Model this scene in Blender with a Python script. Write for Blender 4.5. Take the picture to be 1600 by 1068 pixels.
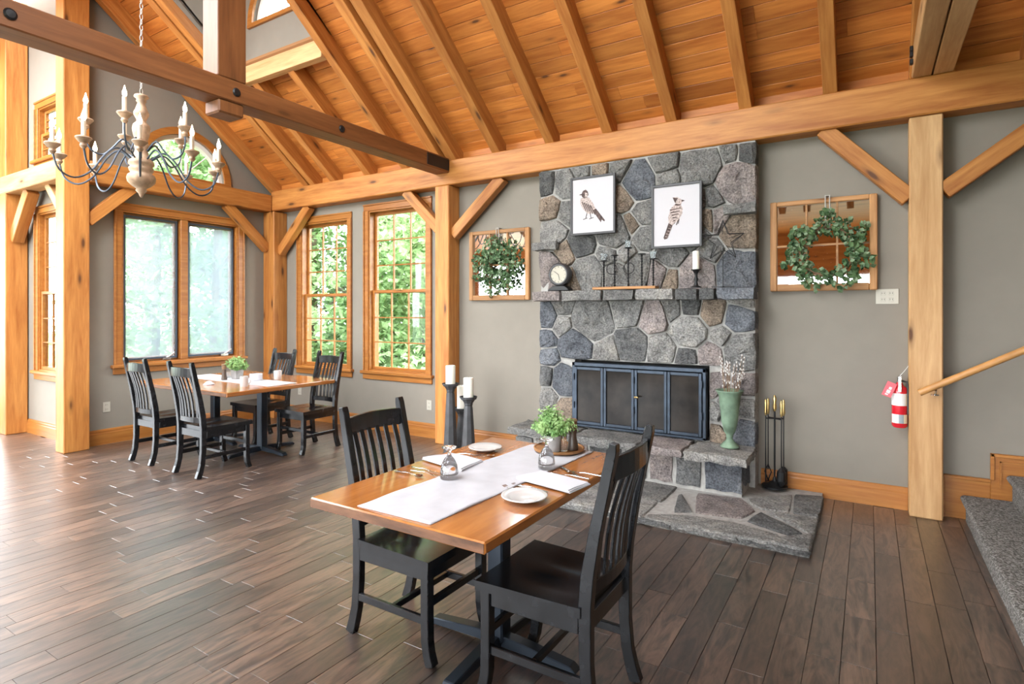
import bpy, bmesh, math, random
from mathutils import Vector, Matrix
import numpy as np
R = math.radians
for o in list(bpy.data.objects): bpy.data.objects.remove(o)
COL = bpy.context.scene.collection
SC = bpy.context.scene
# ------------------------------------------------------------------ camera
F_PX, YAW, Y0, H = 894.0, R(32.0), 486.0, 1.5
cd = bpy.data.cameras.new('camera'); cam = bpy.data.objects.new('camera', cd); COL.objects.link(cam)
cd.sensor_width = 36; cd.lens = F_PX * 36 / 1600; cd.shift_y = -(534 - Y0) / 1600; cd.clip_start = .05
cam.location = (0, 0, H); cam.rotation_euler = (R(90), 0, YAW)
SC.camera = cam
# ------------------------------------------------------------------ world, daylight, exposure
W = bpy.data.worlds.new('world'); SC.world = W; W.use_nodes = True
bg = W.node_tree.nodes['Background']; bg.inputs[0].default_value = (.90, .96, 1, 1); bg.inputs[1].default_value = 16.0
vs = SC.view_settings; vs.view_transform = 'Standard'; vs.look = 'None'; vs.gamma = 1; vs.exposure = -0.1; vs.use_curve_mapping = False
def area(name, loc, rot, sx, sy, power, col=(1, .98, .95)):
    l = bpy.data.lights.new(name, 'AREA'); l.shape = 'RECTANGLE'; l.size = sx; l.size_y = sy; l.energy = power; l.color = col
    o = bpy.data.objects.new(name, l); COL.objects.link(o); o.location = loc; o.rotation_euler = rot
    return o
area('daylight_west_windows', (-10.75, .2, 1.75), (R(90), 0, R(-90)), 4.2, 2.6, 120, (.88, .94, 1))
area('daylight_southwest_windows', (-7.6, -4.1, 1.65), (R(90), 0, 0), 5.4, 2.5, 270, (.90, .95, 1))
area('added_southeast_fill', (-1.4, -4.1, 1.35), (R(90), 0, 0), 5.0, 1.9, 60, (.92, .96, 1))  # weak fill lamp added behind the camera for the right side
for x_, p_ in ((-8.2, 95), (-5.5, 105), (-2.1, 42)): area('added_roof_fill', (x_, .83, 4.20), (R(38.66), 0, 0), 1.55, 1.85, p_, (.92, .96, 1))  # added lamps at invented roof openings, brighten the tabletops from above

# ------------------------------------------------------------------ pixel helpers
FW = Vector((-math.sin(YAW), math.cos(YAW), 0)); RT = Vector((math.cos(YAW), math.sin(YAW), 0)); CP = Vector((0, 0, H))
def ray(px, py): return FW + RT * ((px - 800) / F_PX) + Vector((0, 0, -(py - Y0) / F_PX))
def onZ(px, py, z=0): r = ray(px, py); return CP + r * ((z - H) / r.z)
def onY(px, py, Y): r = ray(px, py); return CP + r * (Y / r.y)
# ------------------------------------------------------------------ mesh helpers
class MB:
    def __init__(s): s.v = []; s.f = []
    def add(s, v, f):
        n = len(s.v); s.v += [tuple(p) for p in v]; s.f += [tuple(i + n for i in q) for q in f]; return s
    def box(s, x0, x1, y0, y1, z0, z1, M=None):
        v = [Vector((x, y, z)) for x in (x0, x1) for y in (y0, y1) for z in (z0, z1)]
        if M is not None: v = [M @ p for p in v]
        return s.add(v, [(0, 1, 3, 2), (4, 6, 7, 5), (0, 4, 5, 1), (2, 3, 7, 6), (0, 2, 6, 4), (1, 5, 7, 3)])
    def tube(s, pts, r, n=8, cap=True):
        pts = [Vector(p) for p in pts]; rs = r if isinstance(r, (list, tuple)) else [r] * len(pts)
        v = []; ref = None
        for i, p in enumerate(pts):
            t = (pts[min(i + 1, len(pts) - 1)] - pts[max(i - 1, 0)]).normalized()
            if ref is None: ref = t.orthogonal().normalized()
            ref = (ref - t * ref.dot(t)); ref = ref.normalized() if ref.length > 1e-6 else t.orthogonal().normalized()
            b = t.cross(ref)
            v += [p + (ref * math.cos(2 * math.pi * k / n) + b * math.sin(2 * math.pi * k / n)) * rs[i] for k in range(n)]
        f = [(i * n + k, i * n + (k + 1) % n, (i + 1) * n + (k + 1) % n, (i + 1) * n + k) for i in range(len(pts) - 1) for k in range(n)]
        if cap: f += [tuple(range(n))[::-1], tuple(range((len(pts) - 1) * n, len(pts) * n))]
        return s.add(v, f)
    def lathe(s, prof, c=(0, 0, 0), n=24, cap=True):
        c = Vector(c); v = []
        for r, z in prof: v += [c + Vector((max(r, 1e-4) * math.cos(2 * math.pi * k / n), max(r, 1e-4) * math.sin(2 * math.pi * k / n), z)) for k in range(n)]
        f = [(i * n + k, i * n + (k + 1) % n, (i + 1) * n + (k + 1) % n, (i + 1) * n + k) for i in range(len(prof) - 1) for k in range(n)]
        if cap: f += [tuple(range(n))[::-1], tuple(range((len(prof) - 1) * n, len(prof) * n))]
        return s.add(v, f)
    def prism(s, poly, fn, a, b):          # poly of 2-D points, fn(u, v, depth) -> 3-D
        n = len(poly); v = [fn(u, w, a) for u, w in poly] + [fn(u, w, b) for u, w in poly]
        f = [tuple(range(n))[::-1], tuple(range(n, 2 * n))] + [(i, (i + 1) % n, n + (i + 1) % n, n + i) for i in range(n)]
        return s.add(v, f)
    def sweep(s, pts, w, h, up=(0, 0, 1)):   # rectangular bar along a path; w across, h along 'up'; may be lists
        pts = [Vector(p) for p in pts]; up = Vector(up); m = len(pts)
        ws = w if isinstance(w, list) else [w] * m; hs = h if isinstance(h, list) else [h] * m; v = []
        for i, p in enumerate(pts):
            t = (pts[min(i + 1, m - 1)] - pts[max(i - 1, 0)]).normalized(); a = t.cross(up).normalized(); b = a.cross(t).normalized()
            v += [p + a * ws[i] / 2 + b * hs[i] / 2, p - a * ws[i] / 2 + b * hs[i] / 2, p - a * ws[i] / 2 - b * hs[i] / 2, p + a * ws[i] / 2 - b * hs[i] / 2]
        f = [(i * 4 + k, i * 4 + (k + 1) % 4, i * 4 + 4 + (k + 1) % 4, i * 4 + 4 + k) for i in range(m - 1) for k in range(4)]
        f += [(0, 3, 2, 1), ((m - 1) * 4, (m - 1) * 4 + 1, (m - 1) * 4 + 2, (m - 1) * 4 + 3)]
        return s.add(v, f)
    def mesh(s, name, bevel=0, smooth=False):
        me = bpy.data.meshes.new(name); me.from_pydata(s.v, [], s.f)
        bm = bmesh.new(); bm.from_mesh(me)
        bmesh.ops.recalc_face_normals(bm, faces=bm.faces)
        if bevel: bmesh.ops.bevel(bm, geom=[e for e in bm.edges if e.is_manifold and e.calc_face_angle(0) > .5], offset=bevel, segments=1, profile=.5, affect='EDGES')
        bm.to_mesh(me); bm.free()
        if smooth:
            for p in me.polygons: p.use_smooth = True
            if smooth != 2: me.set_sharp_from_angle(angle=R(40))
        return me
    def build(s, name, mat, parent=None, bevel=0, smooth=False, world=False):
        return mk(name, s.mesh(name, bevel, smooth), mat, parent, world)
def mk(name, me, mat, parent=None, world=False):
    if mat is not None and not me.materials: me.materials.append(mat)
    o = bpy.data.objects.new(name, me); COL.objects.link(o)
    if parent is not None:
        o.parent = parent
        if world: o.location = -parent.location
    return o
def tag(o, label=None, cat=None, group=None, kind=None):
    if label: o['label'] = label
    if cat: o['category'] = cat
    if group: o['group'] = group
    if kind: o['kind'] = kind
    return o
def thing(name, label, cat, loc=(0, 0, 0), rotz=0, group=None):
    o = bpy.data.objects.new(name, None); COL.objects.link(o); o.location = loc; o.rotation_euler = (0, 0, rotz); o.empty_display_size = .1
    return tag(o, label, cat, group)
def copy_tree(o, parent=None):
    c = o.copy(); COL.objects.link(c); c.parent = parent
    for ch in list(o.children): copy_tree(ch, c)
    return c
# ------------------------------------------------------------------ materials
def newmat(name):
    m = bpy.data.materials.new(name); m.use_nodes = True; nt = m.node_tree; return m, nt, nt.nodes['Principled BSDF']
def N(nt, t, **k):
    n = nt.nodes.new(t)
    for a, b in k.items():
        if a in n.inputs: n.inputs[a].default_value = b
        else: setattr(n, a, b)
    return n
def L(nt, a, b): nt.links.new(a, b)
def ramp(nt, fac, stops):
    r = N(nt, 'ShaderNodeValToRGB'); cr = r.color_ramp
    while len(cr.elements) < len(stops): cr.elements.new(.5)
    for e, (p, c) in zip(cr.elements, stops): e.position = p; e.color = (*c, 1) if len(c) == 3 else c
    L(nt, fac, r.inputs[0]); return r.outputs[0]
def mixc(nt, fac, a, b, mode='MIX'):
    m = N(nt, 'ShaderNodeMix', data_type='RGBA', blend_type=mode)
    for s, v in ((m.inputs[0], fac), (m.inputs[6], a), (m.inputs[7], b)):
        if hasattr(v, 'links'): L(nt, v, s)
        elif isinstance(v, (int, float)): s.default_value = v
        else: s.default_value = (*v, 1)
    return m.outputs[2]
def simple(name, col, rough=.5, metal=0, spec=.5, noise=0, nscale=30, bump=0, coat=0, **kw):
    m, nt, b = newmat(name); b.inputs['Base Color'].default_value = (*col, 1); b.inputs['Roughness'].default_value = rough
    b.inputs['Metallic'].default_value = metal; b.inputs['Specular IOR Level'].default_value = spec; b.inputs['Coat Weight'].default_value = coat; b.inputs['Coat Roughness'].default_value = .15
    if noise or bump:
        tc = N(nt, 'ShaderNodeTexCoord'); nz = N(nt, 'ShaderNodeTexNoise', Scale=nscale, Detail=5.); L(nt, tc.outputs['Object'], nz.inputs['Vector'])
        if noise:
            lo = tuple(c * (1 - noise) for c in col); hi = tuple(min(1, c * (1 + noise)) for c in col)
            L(nt, ramp(nt, nz.outputs['Fac'], [(.3, lo), (.7, hi)]), b.inputs['Base Color'])
        if bump:
            bp = N(nt, 'ShaderNodeBump', Strength=bump, Distance=.01); L(nt, nz.outputs['Fac'], bp.inputs['Height']); L(nt, bp.outputs[0], b.inputs['Normal'])
    for k, v in kw.items(): b.inputs[k].default_value = v
    return m
def wood(name, c_lo, c_hi, rough=.45, stretch=(.7, 9, 9), knots=True, var=.25, coat=0, bump=.1, dark=(.10, .035, .01), knot=(1.7, 6, 6), spec=.4, dist=.6, rng=(.48, .88)):
    """timber along local X: stretched grain, knots and one tone for each object"""
    m, nt, b = newmat(name); tc = N(nt, 'ShaderNodeTexCoord'); oi = N(nt, 'ShaderNodeObjectInfo')
    off = N(nt, 'ShaderNodeVectorMath', operation='MULTIPLY_ADD'); L(nt, oi.outputs['Random'], off.inputs[0]); off.inputs[1].default_value = (37, 21, 13); L(nt, tc.outputs['Object'], off.inputs[2])
    sc = N(nt, 'ShaderNodeVectorMath', operation='MULTIPLY'); L(nt, off.outputs[0], sc.inputs[0]); sc.inputs[1].default_value = stretch
    nz = N(nt, 'ShaderNodeTexNoise', Scale=1.6, Detail=7., Roughness=.62, Distortion=dist); L(nt, sc.outputs[0], nz.inputs['Vector'])
    fine = N(nt, 'ShaderNodeTexNoise', Scale=7., Detail=3.); L(nt, sc.outputs[0], fine.inputs['Vector'])
    g = N(nt, 'ShaderNodeMath', operation='MULTIPLY_ADD'); L(nt, fine.outputs['Fac'], g.inputs[0]); g.inputs[1].default_value = .35; L(nt, nz.outputs['Fac'], g.inputs[2])
    col = ramp(nt, g.outputs[0], [(rng[0], c_lo), (rng[1], c_hi)])
    if knots:
        ks = N(nt, 'ShaderNodeVectorMath', operation='MULTIPLY'); L(nt, off.outputs[0], ks.inputs[0]); ks.inputs[1].default_value = knot
        vo = N(nt, 'ShaderNodeTexVoronoi', Scale=1., Randomness=1.); L(nt, ks.outputs[0], vo.inputs['Vector'])
        km = ramp(nt, vo.outputs['Distance'], [(.06, (1, 1, 1)), (.12, (.35,) * 3), (.22, (0, 0, 0))])
        sel = N(nt, 'ShaderNodeSeparateColor'); L(nt, vo.outputs['Color'], sel.inputs[0])
        th = N(nt, 'ShaderNodeMath', operation='GREATER_THAN'); L(nt, sel.outputs[0], th.inputs[0]); th.inputs[1].default_value = .25
        kk = N(nt, 'ShaderNodeMath', operation='MULTIPLY'); L(nt, km, kk.inputs[0]); L(nt, th.outputs[0], kk.inputs[1])
        col = mixc(nt, kk.outputs[0], col, dark)
    hv = N(nt, 'ShaderNodeHueSaturation', Saturation=1.); mr = N(nt, 'ShaderNodeMapRange'); L(nt, oi.outputs['Random'], mr.inputs[0]); mr.inputs[3].default_value = 1 - var; mr.inputs[4].default_value = 1 + var
    L(nt, mr.outputs[0], hv.inputs['Value']); L(nt, col, hv.inputs['Color']); L(nt, hv.outputs[0], b.inputs['Base Color'])
    b.inputs['Roughness'].default_value = rough; b.inputs['Coat Weight'].default_value = coat; b.inputs['Coat Roughness'].default_value = .12 if coat != .6 else .36; b.inputs['Specular IOR Level'].default_value = spec
    bp = N(nt, 'ShaderNodeBump', Strength=bump, Distance=.01); L(nt, g.outputs[0], bp.inputs['Height']); L(nt, bp.outputs[0], b.inputs['Normal'])
    if coat == .6: b.inputs['Coat Weight'].default_value = 1.; b.inputs['Coat IOR'].default_value = 1.65
    return m
M = {}
M['pine'] = wood('pine_timber', (.32, .103, .019), (.54, .235, .058), .5, (.7, 8, 8), var=.10)
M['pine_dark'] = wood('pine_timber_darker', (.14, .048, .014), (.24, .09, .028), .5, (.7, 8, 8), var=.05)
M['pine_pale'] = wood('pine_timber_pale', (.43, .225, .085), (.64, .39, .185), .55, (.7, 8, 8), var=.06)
M['board'] = wood('pine_ceiling_board', (.36, .105, .017), (.62, .235, .048), .5, (.6, 7, 7), var=.2, knot=(2.4, 8, 8))
M['trim'] = wood('golden_trim', (.28, .095, .017), (.42, .17, .038), .35, (.8, 14, 14), knots=False, var=.08)
M['plank'] = wood('dark_floor_plank', (.018, .011, .008), (.135, .080, .054), .40, (1.6, 8, 8), knots=True, var=.5, dark=(.02, .013, .01), knot=(1.8, 7, 7), bump=.14, spec=.6, dist=2.4, coat=.6, rng=(.54, .82))
M['table'] = wood('table_top_wood', (.27, .086, .019), (.48, .18, .042), .22, (5, .7, 5), knots=False, var=.05, coat=.5, bump=.03)
M['edge'] = wood('worn_dark_table_edge', (.07, .03, .014), (.22, .10, .05), .5, (2, 9, 9), knots=False, var=.05)
M['rustic'] = wood('weathered_pine', (.27, .12, .04), (.47, .24, .095), .6, (.8, 12, 12), knots=True, var=.15)
M['wall'] = simple('taupe_wall_paint', (.235, .208, .172), .75, spec=.25, noise=.03, nscale=6, bump=.02)
M['white'] = simple('white_paint', (.75, .74, .7), .5)
M['floor_sub'] = simple('subfloor', (.03, .02, .015), .8)
M['chair'] = simple('black_worn_paint', (.010, .0105, .012), .2, noise=.5, nscale=14, spec=.42)
M['iron'] = simple('black_iron', (.013, .013, .014), .45, .3)
M['pedestal'] = simple('dark_blue_black_steel', (.022, .03, .042), .35, .5)
M['firedoor'] = simple('blue_black_door_metal', (.03, .042, .060), .4, .5, noise=.3, nscale=9)
M['fireglass'] = simple('smoky_door_glass', (.022, .018, .015), .12, noise=.6, nscale=5, spec=.16)
M['soot'] = simple('soot', (.012, .011, .01), .9)
M['mortar'] = simple('grey_mortar', (.36, .345, .32), .9, noise=.18, nscale=25, bump=.3)
M['cloth'] = simple('white_linen', (.50, .49, .515), .85, noise=.06, nscale=12, bump=.05, spec=.2)
M['napkin'] = simple('white_napkin_cloth', (.60, .595, .63), .85, bump=.05, nscale=40, spec=.2)
M['ceramic'] = simple('white_ceramic', (.60, .575, .56), .15, coat=.4)
M['steel'] = simple('cutlery_steel', (.62, .60, .58), .2, 1)
M['wax'] = simple('candle_wax', (.86, .82, .72), .5, spec=.4, **{'Subsurface Weight': .15})
M['charcoal'] = simple('charcoal_wood', (.052, .052, .055), .5, noise=.35, nscale=10)
M['pot'] = simple('grey_concrete_pot', (.33, .31, .30), .8, noise=.15, nscale=20)
M['verdigris'] = simple('verdigris_metal', (.17, .25, .17), .6, .2, noise=.45, nscale=9, bump=.1)
M['brass'] = simple('brass', (.66, .48, .20), .28, 1)
M['chrome'] = simple('chrome', (.6, .6, .6), .18, 1)
M['red'] = simple('red_enamel', (.62, .012, .025), .25, coat=.5)
M['tagred'] = simple('pink_red_tag', (.85, .16, .19), .6)
M['label_white'] = simple('white_label', (.82, .80, .78), .5)
M['label_grey'] = simple('grey_label', (.30, .34, .36), .5)
M['label_cream'] = simple('cream_label', (.80, .66, .45), .5)
M['plate_plastic'] = simple('ivory_outlet_plastic', (.46, .43, .36), .4)
M['slot'] = simple('dark_slot', (.05, .05, .05), .6)
M['mirror'] = simple('mirror_silver', (.88, .88, .87), .02, 1)
M['black_frame'] = simple('charcoal_frame', (.045, .043, .045), .45)
M['paper'] = simple('art_paper', (.53, .51, .525), .8, spec=.2)
M['ink'] = simple('brown_ink', (.085, .055, .05), .8, noise=.7, nscale=60)
M['ink_pale'] = simple('pale_brown_ink', (.42, .34, .31), .8, noise=.7, nscale=90)
M['clockface'] = simple('cream_clock_face', (.44, .40, .32), .6)
M['twig'] = simple('brown_twig', (.20, .12, .065), .8)
M['bud'] = simple('grey_catkin', (.60, .57, .54), .8)
M['whitewash'] = simple('whitewashed_turned_wood', (.42, .28, .18), .6, noise=.4, nscale=16)
M['arm_metal'] = simple('grey_blue_metal', (.07, .085, .11), .4, .7)
M['sleeve'] = simple('candle_sleeve', (.84, .76, .62), .5)
def carpetmat():
    m, nt, b = newmat('grey_loop_carpet'); tc = N(nt, 'ShaderNodeTexCoord'); vo = N(nt, 'ShaderNodeTexVoronoi', Scale=130.); nz = N(nt, 'ShaderNodeTexNoise', Scale=45., Detail=3.)
    for n in (vo, nz): L(nt, tc.outputs['Object'], n.inputs['Vector'])
    sp = N(nt, 'ShaderNodeSeparateColor'); L(nt, vo.outputs['Color'], sp.inputs[0])
    c = ramp(nt, sp.outputs[0], [(0., (.09, .085, .075)), (.5, (.19, .18, .165)), (1., (.36, .345, .32))]); L(nt, c, b.inputs['Base Color']); b.inputs['Roughness'].default_value = .95; b.inputs['Specular IOR Level'].default_value = .1
    bp = N(nt, 'ShaderNodeBump', Strength=1., Distance=.008); bp.invert = True; L(nt, vo.outputs['Distance'], bp.inputs['Height']); L(nt, bp.outputs[0], b.inputs['Normal']); return m
M['carpet'] = carpetmat()
M['bark'] = simple('grey_bark', (.20, .16, .12), .9, noise=.3, nscale=8)
M['lawn'] = simple('lawn', (.07, .12, .03), .9, noise=.4, nscale=2)
M['mill'] = simple('dark_walnut', (.075, .05, .035), .35)
M['ribbon'] = simple('grey_ribbon', (.40, .37, .33), .8)
M['votive'] = simple('clear_votive_glass', (.85, .9, .92), .08, **{'Transmission Weight': .9, 'IOR': 1.3})
M['rail'] = simple('oak_handrail', (.50, .24, .075), .35, noise=.15, nscale=9)
M['exposed'] = simple('roof_deck', (.30, .14, .05), .8)
def glassmat(name, tint=(.9, .95, .93), gloss=.2):
    m, nt, b = newmat(name); nt.nodes.remove(b); out = nt.nodes['Material Output']
    t = N(nt, 'ShaderNodeBsdfTransparent'); t.inputs[0].default_value = (*tint, 1); g = N(nt, 'ShaderNodeBsdfGlossy', Roughness=.02)
    lw = N(nt, 'ShaderNodeLayerWeight', Blend=.5); pw = N(nt, 'ShaderNodeMath', operation='POWER'); L(nt, lw.outputs['Facing'], pw.inputs[0]); pw.inputs[1].default_value = 4.; fr = N(nt, 'ShaderNodeMath', operation='MULTIPLY_ADD'); L(nt, pw.outputs[0], fr.inputs[0]); fr.inputs[1].default_value = gloss; fr.inputs[2].default_value = .03; mx = N(nt, 'ShaderNodeMixShader'); L(nt, fr.outputs[0], mx.inputs[0]); L(nt, t.outputs[0], mx.inputs[1]); L(nt, g.outputs[0], mx.inputs[2]); L(nt, mx.outputs[0], out.inputs[0]); return m
M['pane'] = glassmat('window_glass', (.96, .98, .97))
M['goblet'] = simple('goblet_glass', (1, 1, 1), .03, **{'Transmission Weight': 1., 'IOR': 1.45})
def screenmat():
    m, nt, b = newmat('insect_screen'); nt.nodes.remove(b); out = nt.nodes['Material Output']
    t = N(nt, 'ShaderNodeBsdfTransparent'); d = N(nt, 'ShaderNodeBsdfTranslucent'); d.inputs[0].default_value = (.40, .45, .53, 1); mx = N(nt, 'ShaderNodeMixShader'); mx.inputs[0].default_value = .30
    L(nt, t.outputs[0], mx.inputs[1]); L(nt, d.outputs[0], mx.inputs[2]); L(nt, mx.outputs[0], out.inputs[0]); return m
M['screen'] = screenmat()
def leafmat(name, lo, hi, trans=.35):
    m, nt, b = newmat(name); out = nt.nodes['Material Output']; tc = N(nt, 'ShaderNodeTexCoord'); nz = N(nt, 'ShaderNodeTexNoise', Scale=14., Detail=2.); L(nt, tc.outputs['Object'], nz.inputs['Vector'])
    c = ramp(nt, nz.outputs['Fac'], [(.35, lo), (.65, hi)]); L(nt, c, b.inputs['Base Color']); b.inputs['Roughness'].default_value = .55; b.inputs['Specular IOR Level'].default_value = .25
    t = N(nt, 'ShaderNodeBsdfTranslucent'); L(nt, c, t.inputs[0]); mx = N(nt, 'ShaderNodeMixShader'); mx.inputs[0].default_value = trans
    L(nt, b.outputs[0], mx.inputs[1]); L(nt, t.outputs[0], mx.inputs[2]); L(nt, mx.outputs[0], out.inputs[0]); return m
M['leaf_tree'] = leafmat('maple_leaf', (.13, .25, .08), (.32, .46, .22), .5)
M['leaf_tree2'] = leafmat('birch_leaf', (.24, .38, .15), (.50, .62, .36), .5)
M['leaf_wreath'] = leafmat('eucalyptus_leaf', (.022, .055, .02), (.12, .20, .08), .15)
M['leaf_wreath2'] = leafmat('pale_eucalyptus_leaf', (.07, .15, .06), (.30, .38, .24), .2)
M['leaf_herb'] = leafmat('pale_herb_leaf', (.16, .32, .10), (.48, .66, .30), .3)
def stonemat():
    m, nt, b = newmat('field_stone'); tc = N(nt, 'ShaderNodeTexCoord'); oi = N(nt, 'ShaderNodeObjectInfo')
    off = N(nt, 'ShaderNodeVectorMath', operation='MULTIPLY_ADD'); L(nt, oi.outputs['Random'], off.inputs[0]); off.inputs[1].default_value = (17, 9, 23); L(nt, tc.outputs['Object'], off.inputs[2])
    n1 = N(nt, 'ShaderNodeTexNoise', Scale=7., Detail=8., Roughness=.7); n2 = N(nt, 'ShaderNodeTexNoise', Scale=70., Detail=4., Roughness=.7)
    for n in (n1, n2): L(nt, off.outputs[0], n.inputs['Vector'])
    a = ramp(nt, n1.outputs['Fac'], [(.28, (.45, .45, .47)), (.5, (.95, .95, .95)), (.72, (1.35, 1.3, 1.22))])
    s = ramp(nt, n2.outputs['Fac'], [(.36, (.5, .5, .5)), (.52, (1, 1, 1)), (.68, (1.45, 1.45, 1.45))])
    c = mixc(nt, 1., oi.outputs['Color'], a, 'MULTIPLY'); c = mixc(nt, 1., c, s, 'MULTIPLY'); L(nt, c, b.inputs['Base Color'])
    b.inputs['Roughness'].default_value = .85; b.inputs['Specular IOR Level'].default_value = .25
    ad = N(nt, 'ShaderNodeMath', operation='MULTIPLY_ADD'); L(nt, n2.outputs['Fac'], ad.inputs[0]); ad.inputs[1].default_value = .35; L(nt, n1.outputs['Fac'], ad.inputs[2])
    bp = N(nt, 'ShaderNodeBump', Strength=1., Distance=.06); L(nt, ad.outputs[0], bp.inputs['Height']); L(nt, bp.outputs[0], b.inputs['Normal']); return m
M['stone'] = stonemat()
def emis(name, col, st):
    m, nt, b = newmat(name); b.inputs['Emission Color'].default_value = (*col, 1); b.inputs['Emission Strength'].default_value = st; b.inputs['Base Color'].default_value = (1, .95, .85, 1); return m
M['bulb'] = emis('lit_flame_bulb', (1, .86, .62), 14)

def timber(name, p0, p1, w, h, mat, label=None, cat=None, up=(0, 0, 1), parent=None, bevel=.006, group=None):
    """beam from p0 to p1 (axis), w across, h along up; local X is its length so the grain runs along it"""
    p0, p1 = Vector(p0), Vector(p1); d = p1 - p0; ln = d.length; x = d / ln; up = Vector(up); y = up.cross(x).normalized(); z = x.cross(y)
    o = MB().box(-ln / 2, ln / 2, -w / 2, w / 2, -h / 2, h / 2).build(name, mat, parent, bevel)
    Mx = Matrix((x, y, z)).transposed().to_4x4(); Mx.translation = (p0 + p1) / 2; o.matrix_local = Mx
    if parent is not None and parent.location.length: o.location = o.location - parent.location
    return tag(o, label, cat, group)

# ================================================================== STRUCTURE
YW, XG, YA = 5.25, -7.34, 2.85            # fireplace wall, gable wall, alcove wall
TAN = math.tan(R(38.66)); TH = R(38.66); YE, ZE, YR = 5.08, 3.195, 2.49
def roofz(Y): return ZE + (YE - Y) * TAN   # underside of the rafters
# ---- floor
fl = MB().box(-10.8, 3.2, -4.2, YW + .1, -.08, -.014).build('floor', M['floor_sub']); tag(fl, kind='structure')
rnd = random.Random(4)
lens = [.45, .62, .8, 1.0, 1.25]; pm = []
for ln in lens:
    mb = MB(); w, c = .1288, .0014
    v = [(x, y, z) for z, e in ((-.014, 0), (-.0025, 0), (0, c)) for x, y in ((-ln / 2 + e, -w / 2 + e), (ln / 2 - e - .0015, -w / 2 + e), (ln / 2 - e - .0015, w / 2 - e), (-ln / 2 + e, w / 2 - e))]
    f = [(8, 9, 10, 11)] + [(r * 4 + k, r * 4 + (k + 1) % 4, r * 4 + 4 + (k + 1) % 4, r * 4 + 4 + k) for r in (0, 1) for k in range(4)]
    me = mb.add(v, f).mesh('plank'); me.materials.append(M['plank']); pm.append(me)
planks = []
x = .61
while x > -10.7:
    y = -1.2 - rnd.random() * .9
    while y < YW - .03:
        i = rnd.randrange(5); ln = lens[i]; ymax = YW - .02 if x > XG else YA - .02
        if y + ln > ymax:
            ln = ymax - y
        if ln < .1: break
        cy = y + ln / 2; d = -x * math.sin(YAW) * 1 + cy * math.cos(YAW); r_ = x * math.cos(YAW) + cy * math.sin(YAW)
        vis = d > .8 and abs(F_PX * r_ / d) < 830 and F_PX * H / d < 620
        planks.append((d if vis else 99, x, cy, ln, i)); y += ln
        if y >= ymax - .01: break
    x -= .13
planks.sort(); rest = MB()
for k, (d, x, cy, ln, i) in enumerate(planks):
    if k < 300:
        o = mk('plank', pm[i], None, fl); o.location = (x, cy, 0); o.rotation_euler = (0, 0, R(90)); o.scale = (ln / lens[i], 1, 1)
    else: rest.box(x - .064, x + .064, cy - ln / 2 + .001, cy + ln / 2 - .001, -.014, 0)
# the far planks stay one piece with the same wood, grain turned to run along Y
o = rest.build('far_planks', M['plank'].copy(), fl); o['kind'] = 'stuff'
for n in o.data.materials[0].node_tree.nodes:
    if n.type == 'VECT_MATH' and n.operation == 'MULTIPLY':
        a = n.inputs[1].default_value; n.inputs[1].default_value = (a[1], a[0], a[2])

# ---- walls
def wallbox(mb, fn, u0, u1, z0, z1, holes):
    """fn(u0,u1,z0,z1) adds a block; holes=[(u0,u1,z0,z1)] sorted by u"""
    u = u0
    for a, b, c, d in holes:
        fn(u, a, z0, z1); fn(a, b, z0, c); fn(a, b, d, z1); u = b
    fn(u, u1, z0, z1)
mb = MB(); wallbox(mb, lambda a, b, c, d: mb.box(a, b, YW, YW + .16, c, d), XG - .1, 3.1, 0, 3.6, [(-6.76, -5.83, .74, 2.72), (-5.44, -4.48, .74, 2.78)])
tag(mb.build('wall_back', M['wall']), kind='structure')
mb = MB(); wallbox(mb, lambda a, b, c, d: mb.box(XG - .16, XG, a, b, c, d), YA - .1, YW + .16, 0, 3.18, [(3.22, 4.66, .88, 2.67)])
AC, AR, AZ = 3.94, .52, 3.2               # arched window above
ys = sorted(set([2.7 + i * .09 for i in range(0, 34)] + [AC - AR, AC + AR] + [AC + AR * math.cos(R(a)) for a in range(0, 181, 10)]))
ys = [y for y in ys if 2.69 <= y <= YW + .1]
for a, b in zip(ys, ys[1:]):
    def low(y): return AZ + math.sqrt(max(0, AR ** 2 - (y - AC) ** 2)) if abs(y - AC) < AR + 1e-6 and abs((a + b) / 2 - AC) < AR else 3.18
    tops = [roofz(max(y, YR)) + .24 for y in (a, b)]
    v = [(X, y, z) for X in (XG - .16, XG) for y, z in ((a, low(a)), (b, low(b)), (b, tops[1]), (a, tops[0]))]
    mb.add(v, [(0, 1, 2, 3), (7, 6, 5, 4), (0, 4, 5, 1), (2, 6, 7, 3), (1, 5, 6, 2), (0, 3, 7, 4)])
tag(mb.build('wall_gable', M['wall']), kind='structure')
mb = MB(); wallbox(mb, lambda a, b, c, d: mb.box(a, b, YA, YA + .09, c, d), -10.8, XG - .16, 3.0, 5.4, [(-8.55, -7.62, 3.32, 3.95)])
wallbox(mb, lambda a, b, c, d: mb.box(a, b, YA, YA + .09, c, d), -10.8, XG - .16, 0, 3.0, [(-10.6, -9.25, .25, 2.8), (-8.55, -7.62, .78, 2.68)])  # leftmost hole is added out of view, to bring glare onto the floor
tag(mb.build('wall_alcove', M['wall']), kind='structure')
mb = MB(); wallbox(mb, lambda a, b, c, d: mb.box(-10.96, -10.8, a, b, c, d), -4.2, YA + .16, 0, 5.4, [(-1.9, -.6, .4, 3.0), (-.5, .8, .4, 3.0), (.9, 2.3, .4, 3.0)])
tag(mb.build('wall_left', M['wall']), kind='structure')
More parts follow.
